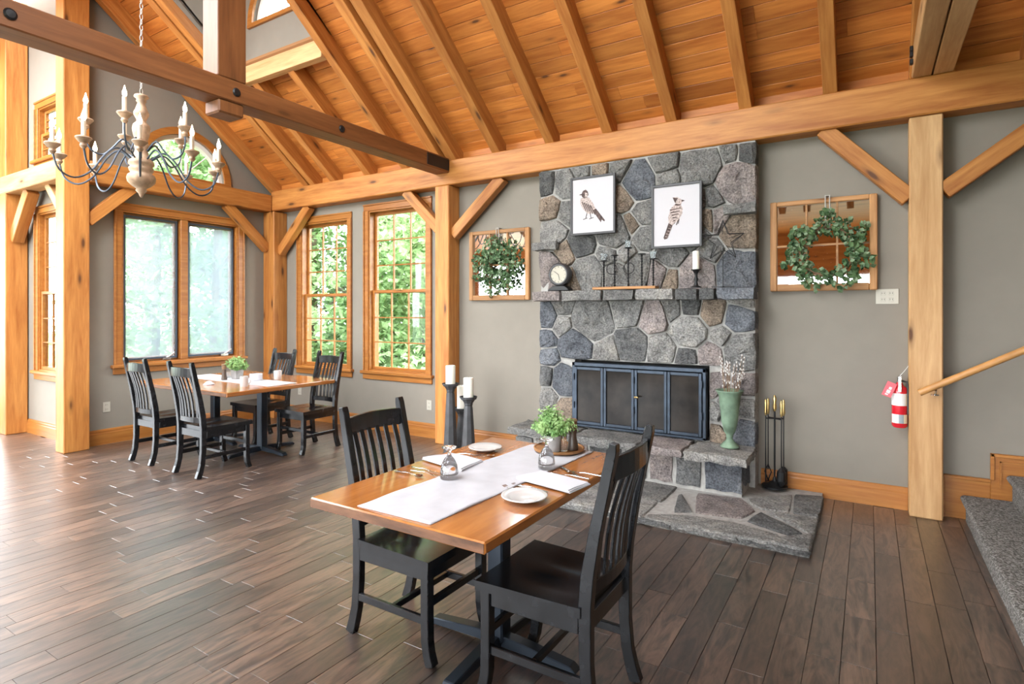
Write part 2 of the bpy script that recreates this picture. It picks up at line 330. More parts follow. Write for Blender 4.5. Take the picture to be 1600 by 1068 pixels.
mb = MB(); wallbox(mb, lambda a, b, c, d: mb.box(a, b, -4.36, -4.2, c, d), -10.96, 3.26, 0, 3.3, [(-10, -8.2, .4, 2.9), (-7.9, -6.1, .4, 2.9), (-5.8, -4, .4, 2.9), (-3.7, -1.9, .4, 2.3), (-1.6, .2, .4, 2.3), (.5, 2.2, .4, 2.3)])
tag(mb.build('wall_front', M['board']), kind='structure')
tag(MB().box(3.1, 3.26, -4.2, YW + .16, 0, 5.6).build('wall_right', M['wall']), kind='structure')
tag(MB().box(-10.96, 3.26, -4.36, -.05, 3.3, 3.42).build('ceiling_flat', M['board']), kind='structure')

# ---- ceiling: deck, boards and rafters
RD = .17; VO = RD / math.cos(TH)          # rafter depth and its vertical rise
DX0, DX1, DY = -6.27, -4.73, 3.95         # dormer opening
def slope_quad(mb, x0, x1, ya, yb, north=True, off=0., th=.03):
    f = (lambda Y: Y) if north else (lambda Y: 2 * YR - Y)
    v = [(X, f(Y), roofz(Y) + VO + off + t) for t in (0, th) for X, Y in ((x0, ya), (x1, ya), (x1, yb), (x0, yb))]
    mb.add(v, [(0, 1, 2, 3), (7, 6, 5, 4), (0, 4, 5, 1), (1, 5, 6, 2), (2, 6, 7, 3), (3, 7, 4, 0)])
mb = MB()
for a, b, c, d in ((XG - .2, DX0, YR, 5.6), (DX1, 3.2, YR, 5.6), (DX0, DX1, DY, 5.6)): slope_quad(mb, a, b, c, d, off=.022)
ceil = mb.build('ceiling', M['exposed']); tag(ceil, kind='structure')
rb = random.Random(9); BW = .135; nb = int((5.45 - YR) / math.cos(TH) / BW) + 1
bmesh_cache = {}
def board_mesh(ln):
    k = round(ln, 2)
    if k not in bmesh_cache:
        w = BW - .004; me = MB().box(-k / 2, k / 2, -w / 2, w / 2, -.012, .012).mesh('board', .003); me.materials.append(M['board']); bmesh_cache[k] = me
    return bmesh_cache[k]
for i in range(nb):
    s = (i + .5) * BW; Y = 5.45 - s * math.cos(TH)
    if Y < YR + .03: break
    spans = [(-7.34, 3.1)] if Y > DY + .05 else [(-7.34, DX0 - .0), (DX1, 3.1)]
    for a, b in spans:
        xx = a
        while xx < b - .05:
            ln = min(rb.choice([1.6, 2.2, 2.8, 3.4]), b - xx); ln = b - xx if b - xx - ln < .4 else ln
            o = mk('board', board_mesh(ln), None, ceil); o.location = (xx + ln / 2, Y, roofz(Y) + VO + .006); o.rotation_euler = (math.pi - TH, 0, 0); xx += ln
def rafter(X, ya, yb, w=.1, mat='pine', north=True):
    f = (lambda Y: Y) if north else (lambda Y: 2 * YR - Y)
    nrm = Vector((0, (1 if north else -1) * math.sin(TH), math.cos(TH))); o_ = nrm * RD / 2
    return timber('rafter', Vector((X, f(ya), roofz(ya))) + o_, Vector((X, f(yb), roofz(yb))) + o_, w, RD, M[mat], up=nrm, parent=ceil, bevel=.004)
RX = [2.8, 2.17, 1.55, .93, -.26, -.88, -1.50, -2.11, -2.73, -3.38, -4.68, -6.33, -6.46, -7.2]
for X in RX: rafter(X, 5.22, YR)
for X in (.31, .45, -3.97, -4.16): rafter(X, 5.22, YR, .125)
for X in (-5.30, -5.93): rafter(X, 5.22, DY + .02)
timber('frieze_board', (-7.3, 5.225, 3.28), (3.1, 5.225, 3.28), .03, .18, M['board'], parent=ceil)
timber('header', (DX0, DY, roofz(DY) + .085), (DX1, DY, roofz(DY) + .085), .09, .19, M['pine_pale'], parent=ceil, bevel=.004)
timber('ridge_beam', (-10.8, YR, roofz(YR) + .05), (3.1, YR, roofz(YR) + .05), .12, .26, M['pine'], parent=ceil)
SKY = [(-10.96, -9.0, YR, 5.2), (-7.4, -6.3, YR, 5.2), (-4.7, -2.9, YR, 5.2), (-1.3, 3.2, YR, 5.2)] + [(a, b, c, d) for a, b in ((-9.0, -7.4), (-6.3, -4.7), (-2.9, -1.3)) for c, d in ((YR, 3.2), (5.1, 5.2))]  # deck panels; the unseen gaps between them are added for the roof lamps
mb = MB()
for a, b, c, d in SKY: slope_quad(mb, a, b, c, d, False, .022)
cs = mb.build('ceiling_south', M['exposed']); tag(cs, kind='structure')
mb = MB()
for i in range(int(2.72 / math.cos(TH) / BW)):
    Y = 5.2 - (i + .5) * BW * math.cos(TH)
    for a, b in ([(-10.9, -9.0), (-7.4, -6.3), (-4.7, -2.9), (-1.3, 3.1)] if 3.2 < Y < 5.1 else [(-10.9, 3.1)]): slope_quad(mb, a, b, Y - BW * .485 * math.cos(TH), Y + BW * .485 * math.cos(TH), False, 0, .02)
mb.build('boards', M['board'], cs)['kind'] = 'stuff'
for X in (2.2, .93, .31, -.26, -.88, -1.25, -2.95, -3.38, -4.06, -4.65, -6.35, -7.2, -9.2):
    o = rafter(X, 5.15, YR, north=False); o.parent = cs

# ---- dormer
ZD = 6.0
mb = MB(); DC, DR, DZ = -5.5, .5, 4.80
xs = sorted(set([DX0, DX1] + [DC + DR * math.cos(R(a)) for a in range(0, 181, 10)]))
for a, b in zip(xs, xs[1:]):
    inside = abs((a + b) / 2 - DC) < DR
    z0 = roofz(DY) + .15
    def cur(x): return DZ + math.sqrt(max(0, DR ** 2 - (x - DC) ** 2))
    if inside:
        mb.box(a, b, DY + .05, DY + .17, z0, DZ)
        v = [(x, y, z) for y in (DY + .05, DY + .17) for x, z in ((a, cur(a)), (b, cur(b)), (b, ZD), (a, ZD))]
        mb.add(v, [(0, 1, 2, 3), (7, 6, 5, 4), (0, 4, 5, 1), (2, 6, 7, 3), (1, 5, 6, 2), (0, 3, 7, 4)])
    else: mb.box(a, b, DY + .05, DY + .17, z0, ZD)
tag(mb.build('wall_dormer', M['wall']), kind='structure')
mb = MB()
for X0, X1 in ((DX0 - .1, DX0), (DX1, DX1 + .1)):
    mb.prism([(YR - .1, roofz(YR) + VO - .06), (DY + .05, roofz(DY) + VO - .06), (DY + .05, ZD), (YR - .1, ZD)], lambda u, w, d: (d, u, w), X0, X1)
tag(mb.build('wall_dormer_cheeks', M['wall']), kind='structure')
tag(MB().box(DX0 - .1, DX1 + .1, YR - .5, DY + .17, ZD, ZD + .08).build('ceiling_dormer', M['board']), kind='structure')
t = thing('trim_1', None, None); t['kind'] = 'structure'
timber('plate', (DX0 + .03, YR, 5.0), (DX0 + .03, DY, 5.0), .06, .1, M['pine'], parent=t)
timber('corner_post', (DX0 + .04, DY + .0, 4.1), (DX0 + .04, DY + .0, 6.0), .08, .09, M['pine'], up=(0, 1, 0), parent=t)

# ---- windows
def bars(par, name, rects, y0, y1, mat, bev=.004):
    for a, b, c, d in rects: MB().box(a, b, y0, y1, c, d).build(name, mat, par, bev)
def frame_mesh(mb, x0, x1, z0, z1, w, y0, y1):
    mb.box(x0, x0 + w, y0, y1, z0, z1).box(x1 - w, x1, y0, y1, z0, z1).box(x0 + w, x1 - w, y0, y1, z0, z0 + w).box(x0 + w, x1 - w, y0, y1, z1 - w, z1); return mb
def casing(t, x0, x1, z0, z1, jd=.15):
    """moulded trim round the opening, jamb lining and stool; opening x0..x1, z0..z1; room side is -Y"""
    w = .085
    for nm, a, b, c, d in (('casing', x0 - w, x0, z0, z1), ('casing', x1, x1 + w, z0, z1), ('head_casing', x0 - w, x1 + w, z1, z1 + w)):
        m = MB().box(a, b, -.02, 0, c, d)
        if nm == 'casing': m.box(a if a < x0 else b - .022, a + .022 if a < x0 else b, -.032, -.02, c, d)
        else: m.box(a, b, -.032, -.02, d - .022, d)
        m.build(nm, M['trim'], t, .003)
    m = MB(); frame_mesh(m, x0, x1, z0, z1, .018, -.005, jd); m.build('jamb', M['trim'], t)
    MB().box(x0 - w - .03, x1 + w + .03, -.06, .03, z0 - .035, z0 + .004).build('sill', M['trim'], t, .008)
    MB().box(x0 - w - .01, x1 + w + .01, -.025, 0, z0 - .105, z0 - .035).build('apron', M['trim'], t, .006)
def pane_obj(par, a, b, c, d, y): MB().box(a, b, y - .002, y + .002, c, d).build('pane', M['pane'], par)
def sash(t, x0, x1, z0, z1, y):
    s = MB(); frame_mesh(s, x0, x1, z0, z1, .036, y - .018, y + .018); so = s.build('sash', M['trim'], t, .003)
    a, b, c, d = x0 + .036, x1 - .036, z0 + .036, z1 - .036; n = 3; mw = .0065
    for i in range(1, n):
        u = a + (b - a) * i / n; MB().box(u - mw, u + mw, y - .011, y + .011, c, d).build('muntin', M['trim'], so)
        w = c + (d - c) * i / n; MB().box(a, b, y - .010, y + .010, w - mw, w + mw).build('muntin', M['trim'], so)
    for i in range(n):
        for j in range(n): pane_obj(so, a + (b - a) * i / n + mw, a + (b - a) * (i + 1) / n - mw, c + (d - c) * j / n + mw, c + (d - c) * (j + 1) / n - mw, y)
def double_hung(name, loc, rz, w, z0, z1, yo=.10, yi=.06):
    t = thing(name, None, None, loc, rz); t['kind'] = 'structure'; a, b = -w / 2, w / 2
    casing(t, a, b, z0, z1, .15 if yo > .09 else .085); zm = (z0 + z1) / 2 - .01
    sash(t, a + .018, b - .018, zm - .02, z1 - .018, yo); sash(t, a + .018, b - .018, z0 + .018, zm + .02, yi)
    MB().box(-.05, .05, .02, .045, zm + .01, zm + .03).build('sash_lock', M['brass'], t, .004)
double_hung('window_1', ((-6.76 - 5.83) / 2, YW, 0), 0, .93, .74, 2.72)
double_hung('window_2', ((-5.44 - 4.48) / 2, YW, 0), 0, .96, .74, 2.78)
double_hung('window_3', ((-8.55 - 7.62) / 2, YA, 0), 0, .93, .78, 2.68, .062, .030)
double_hung('window_7', ((-8.55 - 7.62) / 2, YA, 0), 0, .93, 3.32, 3.95, .062, .030)
t = thing('window_4', None, None, (XG, 3.94, 0), R(90)); t['kind'] = 'structure'
casing(t, -.72, .72, .88, 2.67)
MB().box(-.045, .045, .0, .14, .9, 2.65).build('mullion', M['trim'], t, .006)
for a, b in ((-.70, -.045), (.045, .70)):
    s = MB(); frame_mesh(s, a, b, .90, 2.65, .055, .075, .115); so = s.build('casement', M['trim'], t, .004)
    pane_obj(so, a + .055, b - .055, .955, 2.595, .10)
    s = MB(); frame_mesh(s, a + .02, b - .02, .92, 2.63, .022, .045, .06); so = s.build('screen_frame', M['arm_metal'], t)
    MB().box(a + .042, b - .042, .05, .053, .942, 2.608).build('insect_screen', M['screen'], so)
    x = b - .16; s = MB().box(x - .05, x + .05, .02, .05, .905, .93).tube([(x, .03, .93), (x + .02, .0, .945), (x + .07, -.02, .99)], .007, 6); s.build('crank_handle', M['chrome'], t)
def half_round(name, loc, rz, r):
    t = thing(name, None, None, loc, rz); t['kind'] = 'structure'
    for nm, r0, r1, y0, y1, mt in (('arch_casing', r, r + .085, -.025, .005, 'trim'), ('arch_sash', r - .05, r, .04, .12, 'white')):
        m = MB(); n = 24
        v = [(q * math.cos(math.pi * i / n), y, q * math.sin(math.pi * i / n)) for i in range(n + 1) for q, y in ((r0, y0), (r1, y0), (r1, y1), (r0, y1))]
        m.add(v, [(i * 4 + k, i * 4 + (k + 1) % 4, i * 4 + 4 + (k + 1) % 4, i * 4 + 4 + k) for i in range(n) for k in range(4)]).build(nm, M[mt], t)
    MB().box(-r - .085, r + .085, -.03, .12, -.05, .0).build('sill', M['trim'], t, .004)
    m = MB()
    for a in (45, 90, 135): m.tube([(0, .08, 0), ((r - .03) * math.cos(R(a)), .08, (r - .03) * math.sin(R(a)))], .008, 6)
    m.build('muntins', M['white'], t)
    MB().prism([(r * .97 * math.cos(math.pi * i / 24), r * .97 * math.sin(math.pi * i / 24)) for i in range(25)], lambda u, w, d: (u, d, w), .078, .082).build('pane', M['pane'], t)
half_round('window_5', (XG, AC, AZ), R(90), AR)
half_round('window_6', (DC, DY + .05, DZ), 0, DR)

# ---- baseboards
def baseboard(name, p0, p1, n):
    """runs p0->p1 on the wall; n = unit normal into the room"""
    p0, p1, n = Vector(p0), Vector(p1), Vector(n); ln = (p1 - p0).length; x = (p1 - p0) / ln
    prof = [(0, 0), (.022, 0), (.022, .125), (.016, .135), (.016, .15), (.010, .165), (0, .17)]
    m = MB().prism(prof, lambda u, w, d: (d, u, w), 0, ln); o = m.build(name, M['trim'])
    Mx = Matrix((x, n, Vector((0, 0, 1)))).transposed().to_4x4(); Mx.translation = p0; o.matrix_local = Mx; tag(o, kind='structure')
baseboard('baseboard_back', (-7.08, YW, 0), (-4.19, YW, 0), (0, -1, 0))
baseboard('baseboard_back_middle', (-3.99, YW, 0), (-2.84, YW, 0), (0, -1, 0))
baseboard('baseboard_back_right', (-.78, YW, 0), (.245, YW, 0), (0, -1, 0))
baseboard('baseboard_gable', (XG, YA, 0), (XG, 5.03, 0), (1, 0, 0))
baseboard('baseboard_alcove', (-8.86, YA, 0), (-7.38, YA, 0), (0, -1, 0))

# ================================================================== TIMBER FRAME
def post(x0, x1, y0, y1, z1, mat, label): return timber('timber_post', ((x0 + x1) / 2, (y0 + y1) / 2, 0), ((x0 + x1) / 2, (y0 + y1) / 2, z1), y1 - y0, x1 - x0, M[mat], label, 'post', up=(1, 0, 0), bevel=.008)
post(.246, .446, 5.09, 5.25, 2.915, 'pine_pale', 'pale pine post beside the carpeted stairs with the fire extinguisher on it')
post(-4.19, -3.99, 5.05, 5.25, 2.915, 'pine', 'square pine post between the tall window and the small wreath mirror')
post(-7.32, -7.08, 5.03, 5.25, 2.9, 'pine', 'pine corner post between the wide window and the gridded window')
post(-7.38, -7.18, 2.60, 2.84, 5.4, 'pine', 'tall pine post left of the wide two-pane window')
post(-9.08, -8.86, 2.62, 2.84, 5.3, 'pine', 'cracked pine post at the left edge of the picture')
timber('wall_beam', (-7.2, 5.16, 3.055), (3.0, 5.16, 3.055), .19, .275, M['pine'], 'long pine beam running along the fireplace wall under the rafters', 'beam', bevel=.01)
timber('wall_beam', (-7.25, 2.84, 3.02), (-7.25, 5.06, 3.02), .18, .235, M['pine'], 'short pine beam above the wide two-pane window', 'beam', bevel=.01)
timber('wall_beam', (-10.8, 2.71, 3.03), (-7.38, 2.71, 3.03), .2, .21, M['pine_pale'], 'sunlit pine beam between the two leftmost posts', 'beam', bevel=.01)
# truss over the centre post
tb = thing('tie_beam', 'dark brown tie beam with black bolts crossing in front of the chandelier chain', 'beam', (-4.09, 2.4, 3.05))
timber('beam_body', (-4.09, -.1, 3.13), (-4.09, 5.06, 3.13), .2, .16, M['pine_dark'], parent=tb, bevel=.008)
for Y in (1.2, 2.52, 3.52): MB().lathe([(.03, 0), (.032, .006), (.022, .014), (0, .015)], n=14).build('bolt_cap', M['iron'], tb).matrix_local = Matrix.Translation((.1, Y - 2.4, .075)) @ Matrix.Rotation(R(90), 4, 'Y')
MB().box(.1, .106, 4.68 - 2.4, 5.05 - 2.4, .018, .142).build('bracket_plate', M['iron'], tb, .002)
kp = thing('king_post', 'brown king post standing on the dark tie beam', 'post', (-4.09, YR, 2.93))
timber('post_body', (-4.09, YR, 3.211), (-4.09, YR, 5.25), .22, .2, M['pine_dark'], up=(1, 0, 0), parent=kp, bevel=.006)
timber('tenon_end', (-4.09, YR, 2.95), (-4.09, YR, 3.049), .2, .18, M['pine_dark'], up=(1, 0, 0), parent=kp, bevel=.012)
tb2 = thing('tie_beam', 'double pale tie beam over the post by the stairs', 'beam', (.38, 2.4, 3.1))
for X in (.318, .445): timber('beam_half', (X, -.1, 3.28), (X, 5.07, 3.28), .118, .175, M['pine_pale'], parent=tb2, bevel=.006)
for z in (3.24, 3.29, 3.33): MB().box(.238 - .38, .258 - .38, 4.85 - 2.4, 4.89 - 2.4, z - 3.1 - .018, z - 3.1 + .018).build('bolt_cap', M['iron'], tb2, .004)
def brace(p0, p1, label, w=.1, h=.12, mat='pine'): return timber('knee_brace', p0, p1, w, h, M[mat], label, 'brace', up=(0, 0, 1), bevel=.006)
brace((-.31, 5.15, 2.93), (.25, 5.15, 2.33), 'diagonal pine brace above the large wreath mirror')
brace((.45, 5.15, 2.36), (1.25, 5.15, 2.97), 'diagonal pine brace rising right over the stairs')
brace((-3.99, 5.15, 2.36), (-3.33, 5.15, 2.93), 'diagonal pine brace above the small wreath mirror')
brace((-4.70, 5.15, 2.93), (-4.19, 5.15, 2.44), 'diagonal pine brace across the top of the right gridded window')
brace((-7.09, 5.15, 2.33), (-6.46, 5.15, 2.93), 'diagonal pine brace across the top of the left gridded window')
brace((-7.25, 4.43, 2.92), (-7.25, 5.04, 2.38), 'diagonal pine brace right of the wide two-pane window')
brace((-7.25, 2.83, 2.48), (-7.25, 3.28, 2.92), 'diagonal pine brace left of the wide two-pane window')
brace((-8.87, 2.73, 2.38), (-8.40, 2.73, 2.93), 'thick pine brace on the cracked leftmost post', .12, .14)
brace((-7.9, 2.73, 2.94), (-7.38, 2.73, 2.45), 'thin pale brace on the left side of the tall post', .08, .09, 'pine_pale')

# ================================================================== FIREPLACE
FX0, FX1 = -2.84, -.79; FYF = 5.08
fp = thing('stone_fireplace', 'tall grey fieldstone fireplace with stone mantel and raised hearth', 'fireplace', (-1.8, 5.0, 0))
OX0, OX1, OZ0, OZ1 = -2.45, -1.17, .385, 1.03
mb = MB(); a, b = FX0 + .012, FX1 - .012
mb.box(a, OX0, FYF + .005, YW, 0, 2.915).box(OX1, b, FYF + .005, YW, 0, 2.915).box(OX0, OX1, FYF + .005, YW, OZ1, 2.915).box(OX0, OX1, FYF + .005, YW, 0, OZ0)
mb.build('mortar', M['mortar'], fp, world=True)
MB().box(OX0, OX1, YW - .02, YW - .005, OZ0, OZ1).build('firebox_back', M['soot'], fp, world=True)
PAL = {'g': (.265, .259, .247), 'd': (.165, .165, .162), 'b': (.19, .202, .224), 'p': (.345, .295, .28), 't': (.335, .262, .20), 'l': (.36, .346, .325)}
def clip(poly, nx, ny, c):      # keep nx*x+ny*y<=c
    out = []
    for i in range(len(poly)):
        p, q = poly[i], poly[(i + 1) % len(poly)]; dp, dq = nx * p[0] + ny * p[1] - c, nx * q[0] + ny * q[1] - c
        if dp <= 0: out.append(p)
        if dp * dq < 0: k = dp / (dp - dq); out.append((p[0] + (q[0] - p[0]) * k, p[1] + (q[1] - p[1]) * k))
    return out
def cells(seeds, rect, hole=None):
    res = []
    for i, (x, y, r) in enumerate(seeds):
        poly = [(rect[0], rect[2]), (rect[1], rect[2]), (rect[1], rect[3]), (rect[0], rect[3])]
        for j, (u, v, s) in enumerate(seeds):
            if i != j and poly:
                nx, ny = 2 * (u - x), 2 * (v - y); c = u * u + v * v - x * x - y * y + r * r - s * s; poly = clip(poly, nx, ny, c)
        if hole and poly:
            opts = [(hole[0] - x, (1, 0, hole[0])), (x - hole[1], (-1, 0, -hole[1])), (hole[2] - y, (0, 1, hole[2])), (y - hole[3], (0, -1, -hole[3]))]
            poly = clip(poly, *max(opts)[1])
        res.append(poly)
    return res
def area2(p): return abs(sum(p[i][0] * p[(i + 1) % len(p)][1] - p[(i + 1) % len(p)][0] * p[i][1] for i in range(len(p)))) / 2
def stone(poly, fn, back, depth, rg, gap=.005, name='stone', col='g', par=fp, jit=.006, flat=.5):
    """rough stone: polygon in (u,v), fn(u,v,h) -> world, h = height above the bed"""
    if len(poly) < 3 or area2(poly) < .0006: return
    cx = sum(p[0] for p in poly) / len(poly); cy = sum(p[1] for p in poly) / len(poly); R_ = math.sqrt(area2(poly) / math.pi)
    pts = []
    for i in range(len(poly)):
        p, q = poly[i], poly[(i + 1) % len(poly)]; ln = math.dist(p, q); k = max(1, int(ln / .07))
        for s in range(k): pts.append((p[0] + (q[0] - p[0]) * s / k, p[1] + (q[1] - p[1]) * s / k))
    n = len(pts)
    # cut the corners a little so the joints look hand laid
    pts = [((pts[i - 1][0] + pts[i][0] * 10 + pts[(i + 1) % n][0]) / 12, (pts[i - 1][1] + pts[i][1] * 10 + pts[(i + 1) % n][1]) / 12) for i in range(n)]
    tx, ty = rg.uniform(-.13, .13) * (flat < 1), rg.uniform(-.13, .13) * (flat < 1)
    def ring(ins, h, j):
        k = 1 - ins / max(R_, .02); k = max(k, .12)
        return [fn(cx + (p[0] - cx) * k + rg.uniform(-j, j), cy + (p[1] - cy) * k + rg.uniform(-j, j), h + rg.uniform(-j, j) + (tx * (p[0] - cx) + ty * (p[1] - cy)) * (h > .001)) for p in pts]
    rings = [ring(gap, back, 0), ring(gap, depth * .55, jit * .6), ring(gap + .008, depth * .9, jit), ring(gap + R_ * .3, depth * (1 + .25 * (1 - flat)), jit * 1.4), ring(gap + R_ * .65, depth * (1 + .35 * (1 - flat)), jit * 1.4)]
    v = [p for r in rings for p in r] + [fn(cx, cy, depth * (1.1 + .3 * (1 - flat)))]
    f = [(i * n + k, i * n + (k + 1) % n, i * n + n + (k + 1) % n, i * n + n + k) for i in range(len(rings) - 1) for k in range(n)]
    f += [((len(rings) - 1) * n + k, (len(rings) - 1) * n + (k + 1) % n, len(rings) * n) for k in range(n)]
    o = MB().add(v, f).build(name, M['stone'], par, world=True); c = PAL[col]; q = rg.uniform(.85, 1.18); o.color = (c[0] * q, c[1] * q, c[2] * q, 1); return o
S = 4.272
up = [(95,285,55,'d'),(215,285,85,'g'),(120,455,75,'t'),(215,480,45,'g'),(135,605,85,'l'),(335,205,45,'g'),(455,190,50,'t'),(565,190,45,'g'),(715,270,110,'b'),(600,375,55,'t'),(885,150,70,'g'),(900,240,60,'g'),(1130,160,130,'g'),(1330,80,45,'g'),(1440,65,60,'d'),(1370,265,120,'p'),(1210,380,38,'g'),(1165,520,50,'t'),(1250,510,48,'p'),(1400,590,105,'t'),(330,690,85,'d'),(545,620,110,'g'),(665,560,36,'t'),(745,490,58,'g'),(750,635,58,'g'),(228,745,38,'t'),(115,860,90,'p'),(370,870,105,'g'),(300,905,30,'t'),(560,890,70,'g'),(710,850,75,'g'),(850,870,60,'p'),(920,890,40,'t'),(930,760,88,'g'),(1100,890,115,'p'),(1370,860,120,'b'),(1185,745,42,'g'),(400,330,90,'g'),(400,520,90,'l'),(960,420,95,'g'),(940,620,75,'l'),(1090,400,70,'p'),(1080,620,75,'g'),(510,760,60,'g'),(620,745,50,'l')]
lo = [(95,230,85,'b'),(200,165,52,'g'),(200,290,60,'l'),(90,390,65,'b'),(100,490,60,'b'),(290,430,125,'b'),(400,255,150,'g'),(640,190,100,'g'),(505,470,75,'l'),(670,430,112,'d'),(810,240,95,'p'),(945,195,60,'g'),(865,460,100,'l'),(1055,185,68,'d'),(1205,210,82,'t'),(1050,330,118,'l'),(1380,245,92,'b'),(1410,150,40,'l'),(1270,370,66,'l'),(1030,505,70,'d'),(1195,490,85,'p'),(1405,470,125,'g'),(205,660,95,'b'),(85,635,70,'d'),(95,780,80,'l'),(215,870,80,'t'),(95,930,70,'g'),(1225,690,62,'p'),(1235,890,50,'l'),(1225,1000,50,'t'),(1440,700,70,'p'),(1445,850,70,'l'),(1430,1000,80,'b'),(1315,790,55,'l'),(1315,930,50,'g'),(240,990,60,'g')]
rs = random.Random(11)
def fpfn(u, v, h): return (u, FYF + .012 - h, v)
for lst, oy, rect, hole in ((up, 220, (FX0, FX1, 1.65, 2.912), None), (lo, 440, (FX0, FX1, .36, 1.64), (OX0, OX1, OZ0 - .2, OZ1))):
    sd = []
    for x, y, r, c in lst: p = onY(830 + x / S, oy + y / S, FYF - .03); sd.append((p.x, p.z, r / S * .0053))
    for poly, (x, y, r, c) in zip(cells(sd, rect, hole), lst): stone(poly, fpfn, -.12, rs.uniform(.03, .055), rs, col=c)
def rough_box(x0, x1, y0, y1, z0, z1, rg, name='stone', col='g', par=fp, j=.008, step=.07):
    """block of stone with broken faces"""
    bm = bmesh.new(); nx, ny, nz = [max(2, min(9, int(d / step))) for d in (x1 - x0, y1 - y0, z1 - z0)]
    bmesh.ops.create_cube(bm, size=1)
    for ax, n in ((0, nx), (1, ny), (2, nz)):
        for k in range(1, n):
            co = [0, 0, 0]; no = [0, 0, 0]; co[ax] = -.5 + k / n; no[ax] = 1
            bmesh.ops.bisect_plane(bm, geom=bm.verts[:] + bm.edges[:] + bm.faces[:], plane_co=co, plane_no=no)
    for v in bm.verts:
        e = [abs(abs(c) - .5) < 1e-4 for c in v.co]; k = sum(e); s = .012 if k >= 2 else 0
        p = Vector((x0 + (v.co.x + .5) * (x1 - x0), y0 + (v.co.y + .5) * (y1 - y0), z0 + (v.co.z + .5) * (z1 - z0))); cc = Vector(((x0 + x1) / 2, (y0 + y1) / 2, (z0 + z1) / 2))
        for i in range(3):
            if e[i]: p[i] -= math.copysign(s * rg.random() + .001 + j * rg.random(), p[i] - cc[i])
        v.co = p
    bmesh.ops.recalc_face_normals(bm, faces=bm.faces)
    me = bpy.data.meshes.new(name); bm.to_mesh(me); bm.free(); o = mk(name, me, M['stone'], par, True); c = PAL[col]; q = rg.uniform(.85, 1.15); o.color = (c[0] * q, c[1] * q, c[2] * q, 1); return o
edges = [onY(830 + x / S, 460, 4.88).x for x in (0, 198, 470, 685, 955, 1115, 1228, 1494)]
for a, b, c in zip(edges, edges[1:], 'pgglddb'): rough_box(a + .002, b - .002, 4.87, FYF + .01, 1.592, 1.70, rs, 'mantel_stone', c)
rough_box(-2.89, -2.60, 4.97, FYF + .01, 2.10, 2.195, rs, 'shelf_stone', 'g'); rough_box(-1.05, -.775, 4.97, FYF + .01, 2.30, 2.40, rs, 'shelf_stone', 'g')
xs = [-2.93, -2.72, -2.42, -2.15, -1.83, -1.6, -1.38, -1.15, -.83]
for a, b, c in zip(xs, xs[1:], 'glpdgpdb'): rough_box(a + .004, b - .004, 4.73, FYF + .03, .06, .305, rs, 'hearth_stone', c, j=.014)
MB().box(-2.91, -.85, 4.76, FYF, .0, .31).build('hearth_mortar', M['mortar'], fp, world=True)
xs = [-3.0, -2.3, -1.66, -1.28, -.775]
for a, b, y, c in zip(xs, xs[1:], (4.68, 4.64, 4.63, 4.60), 'ggpl'): rough_box(a + .003, b - .003, y, FYF + .03, .30, .392, rs, 'hearth_slab', c, j=.012)
# low flagstone pad
HX0, HX1, HY0 = -2.75, -.30, 3.9
MB().box(HX0 + .02, HX1 - .02, HY0 + .03, YW - .03, 0, .04).build('pad_mortar', M['mortar'], fp, world=True)
flags = [([(1150,846),(1224,835.5),(1283,832),(1272,860),(1148,836)],'g'),([(1006,800),(1070,801),(1150,814),(1222,833),(1150,843),(1146,834),(1006,806)],'l'),([(1164,810),(1187,796),(1259,831),(1233,833)],'d'),([(1192,795),(1286,807),(1283,831),(1264,830)],'g'),([(1241,769),(1289,772),(1286,805),(1238,799)],'g'),([(1167,776),(1239,769),(1235,798),(1190,793),(1171,783)],'l'),([(1088,767),(1160,776),(1182,795),(1160,807),(1085,798)],'p'),([(1059,770),(1066,768),(1083,797),(1052,797)],'d')]
def padfn(u, v, h): return (u, v, .02 + h)
rect = (HX0, HX1, HY0, YW - .03)
sd = []
for poly, c in flags:
    P = [onZ(x, y, .06) for x, y in poly]; sd.append((sum(p.x for p in P) / len(P), sum(p.y for p in P) / len(P), c))
def fix(p): return (min(max(p.x, HX0), HX1), max(p.y, HY0))
for poly, c in flags: 
    P = [fix(onZ(x, y, .06)) for x, y in poly]
    stone(P, padfn, -.02, .036, rs, gap=.003, name='flagstone', col=c, jit=.0025, flat=1)
xw = onZ(1006, 803, .06).x
for a, b, c, d, q in ((HX0, -2.1, HY0, 4.35, 'g'), (-2.1, xw - .0, HY0, 4.3, 'l'), (HX0, -1.95, 4.35, 4.75, 'p'), (-1.95, xw + .02, 4.3, 4.75, 'g')):
    stone([(a, c), (b, c), (b, d), (a, d)], padfn, -.02, .036, rs, gap=.004, name='flagstone', col=q, jit=.0025, flat=1)
for a, b, q in ((HX0, -2.2, 'd'), (-2.2, -1.7, 'g'), (-1.7, -1.15, 'd'), (-1.15, -.72, 'g'), (-.72, HX1, 'd')): rough_box(a, b, HY0 - .02, HY0 + .05, 0, .05, rs, 'edge_stone', q, j=.012, step=.045)

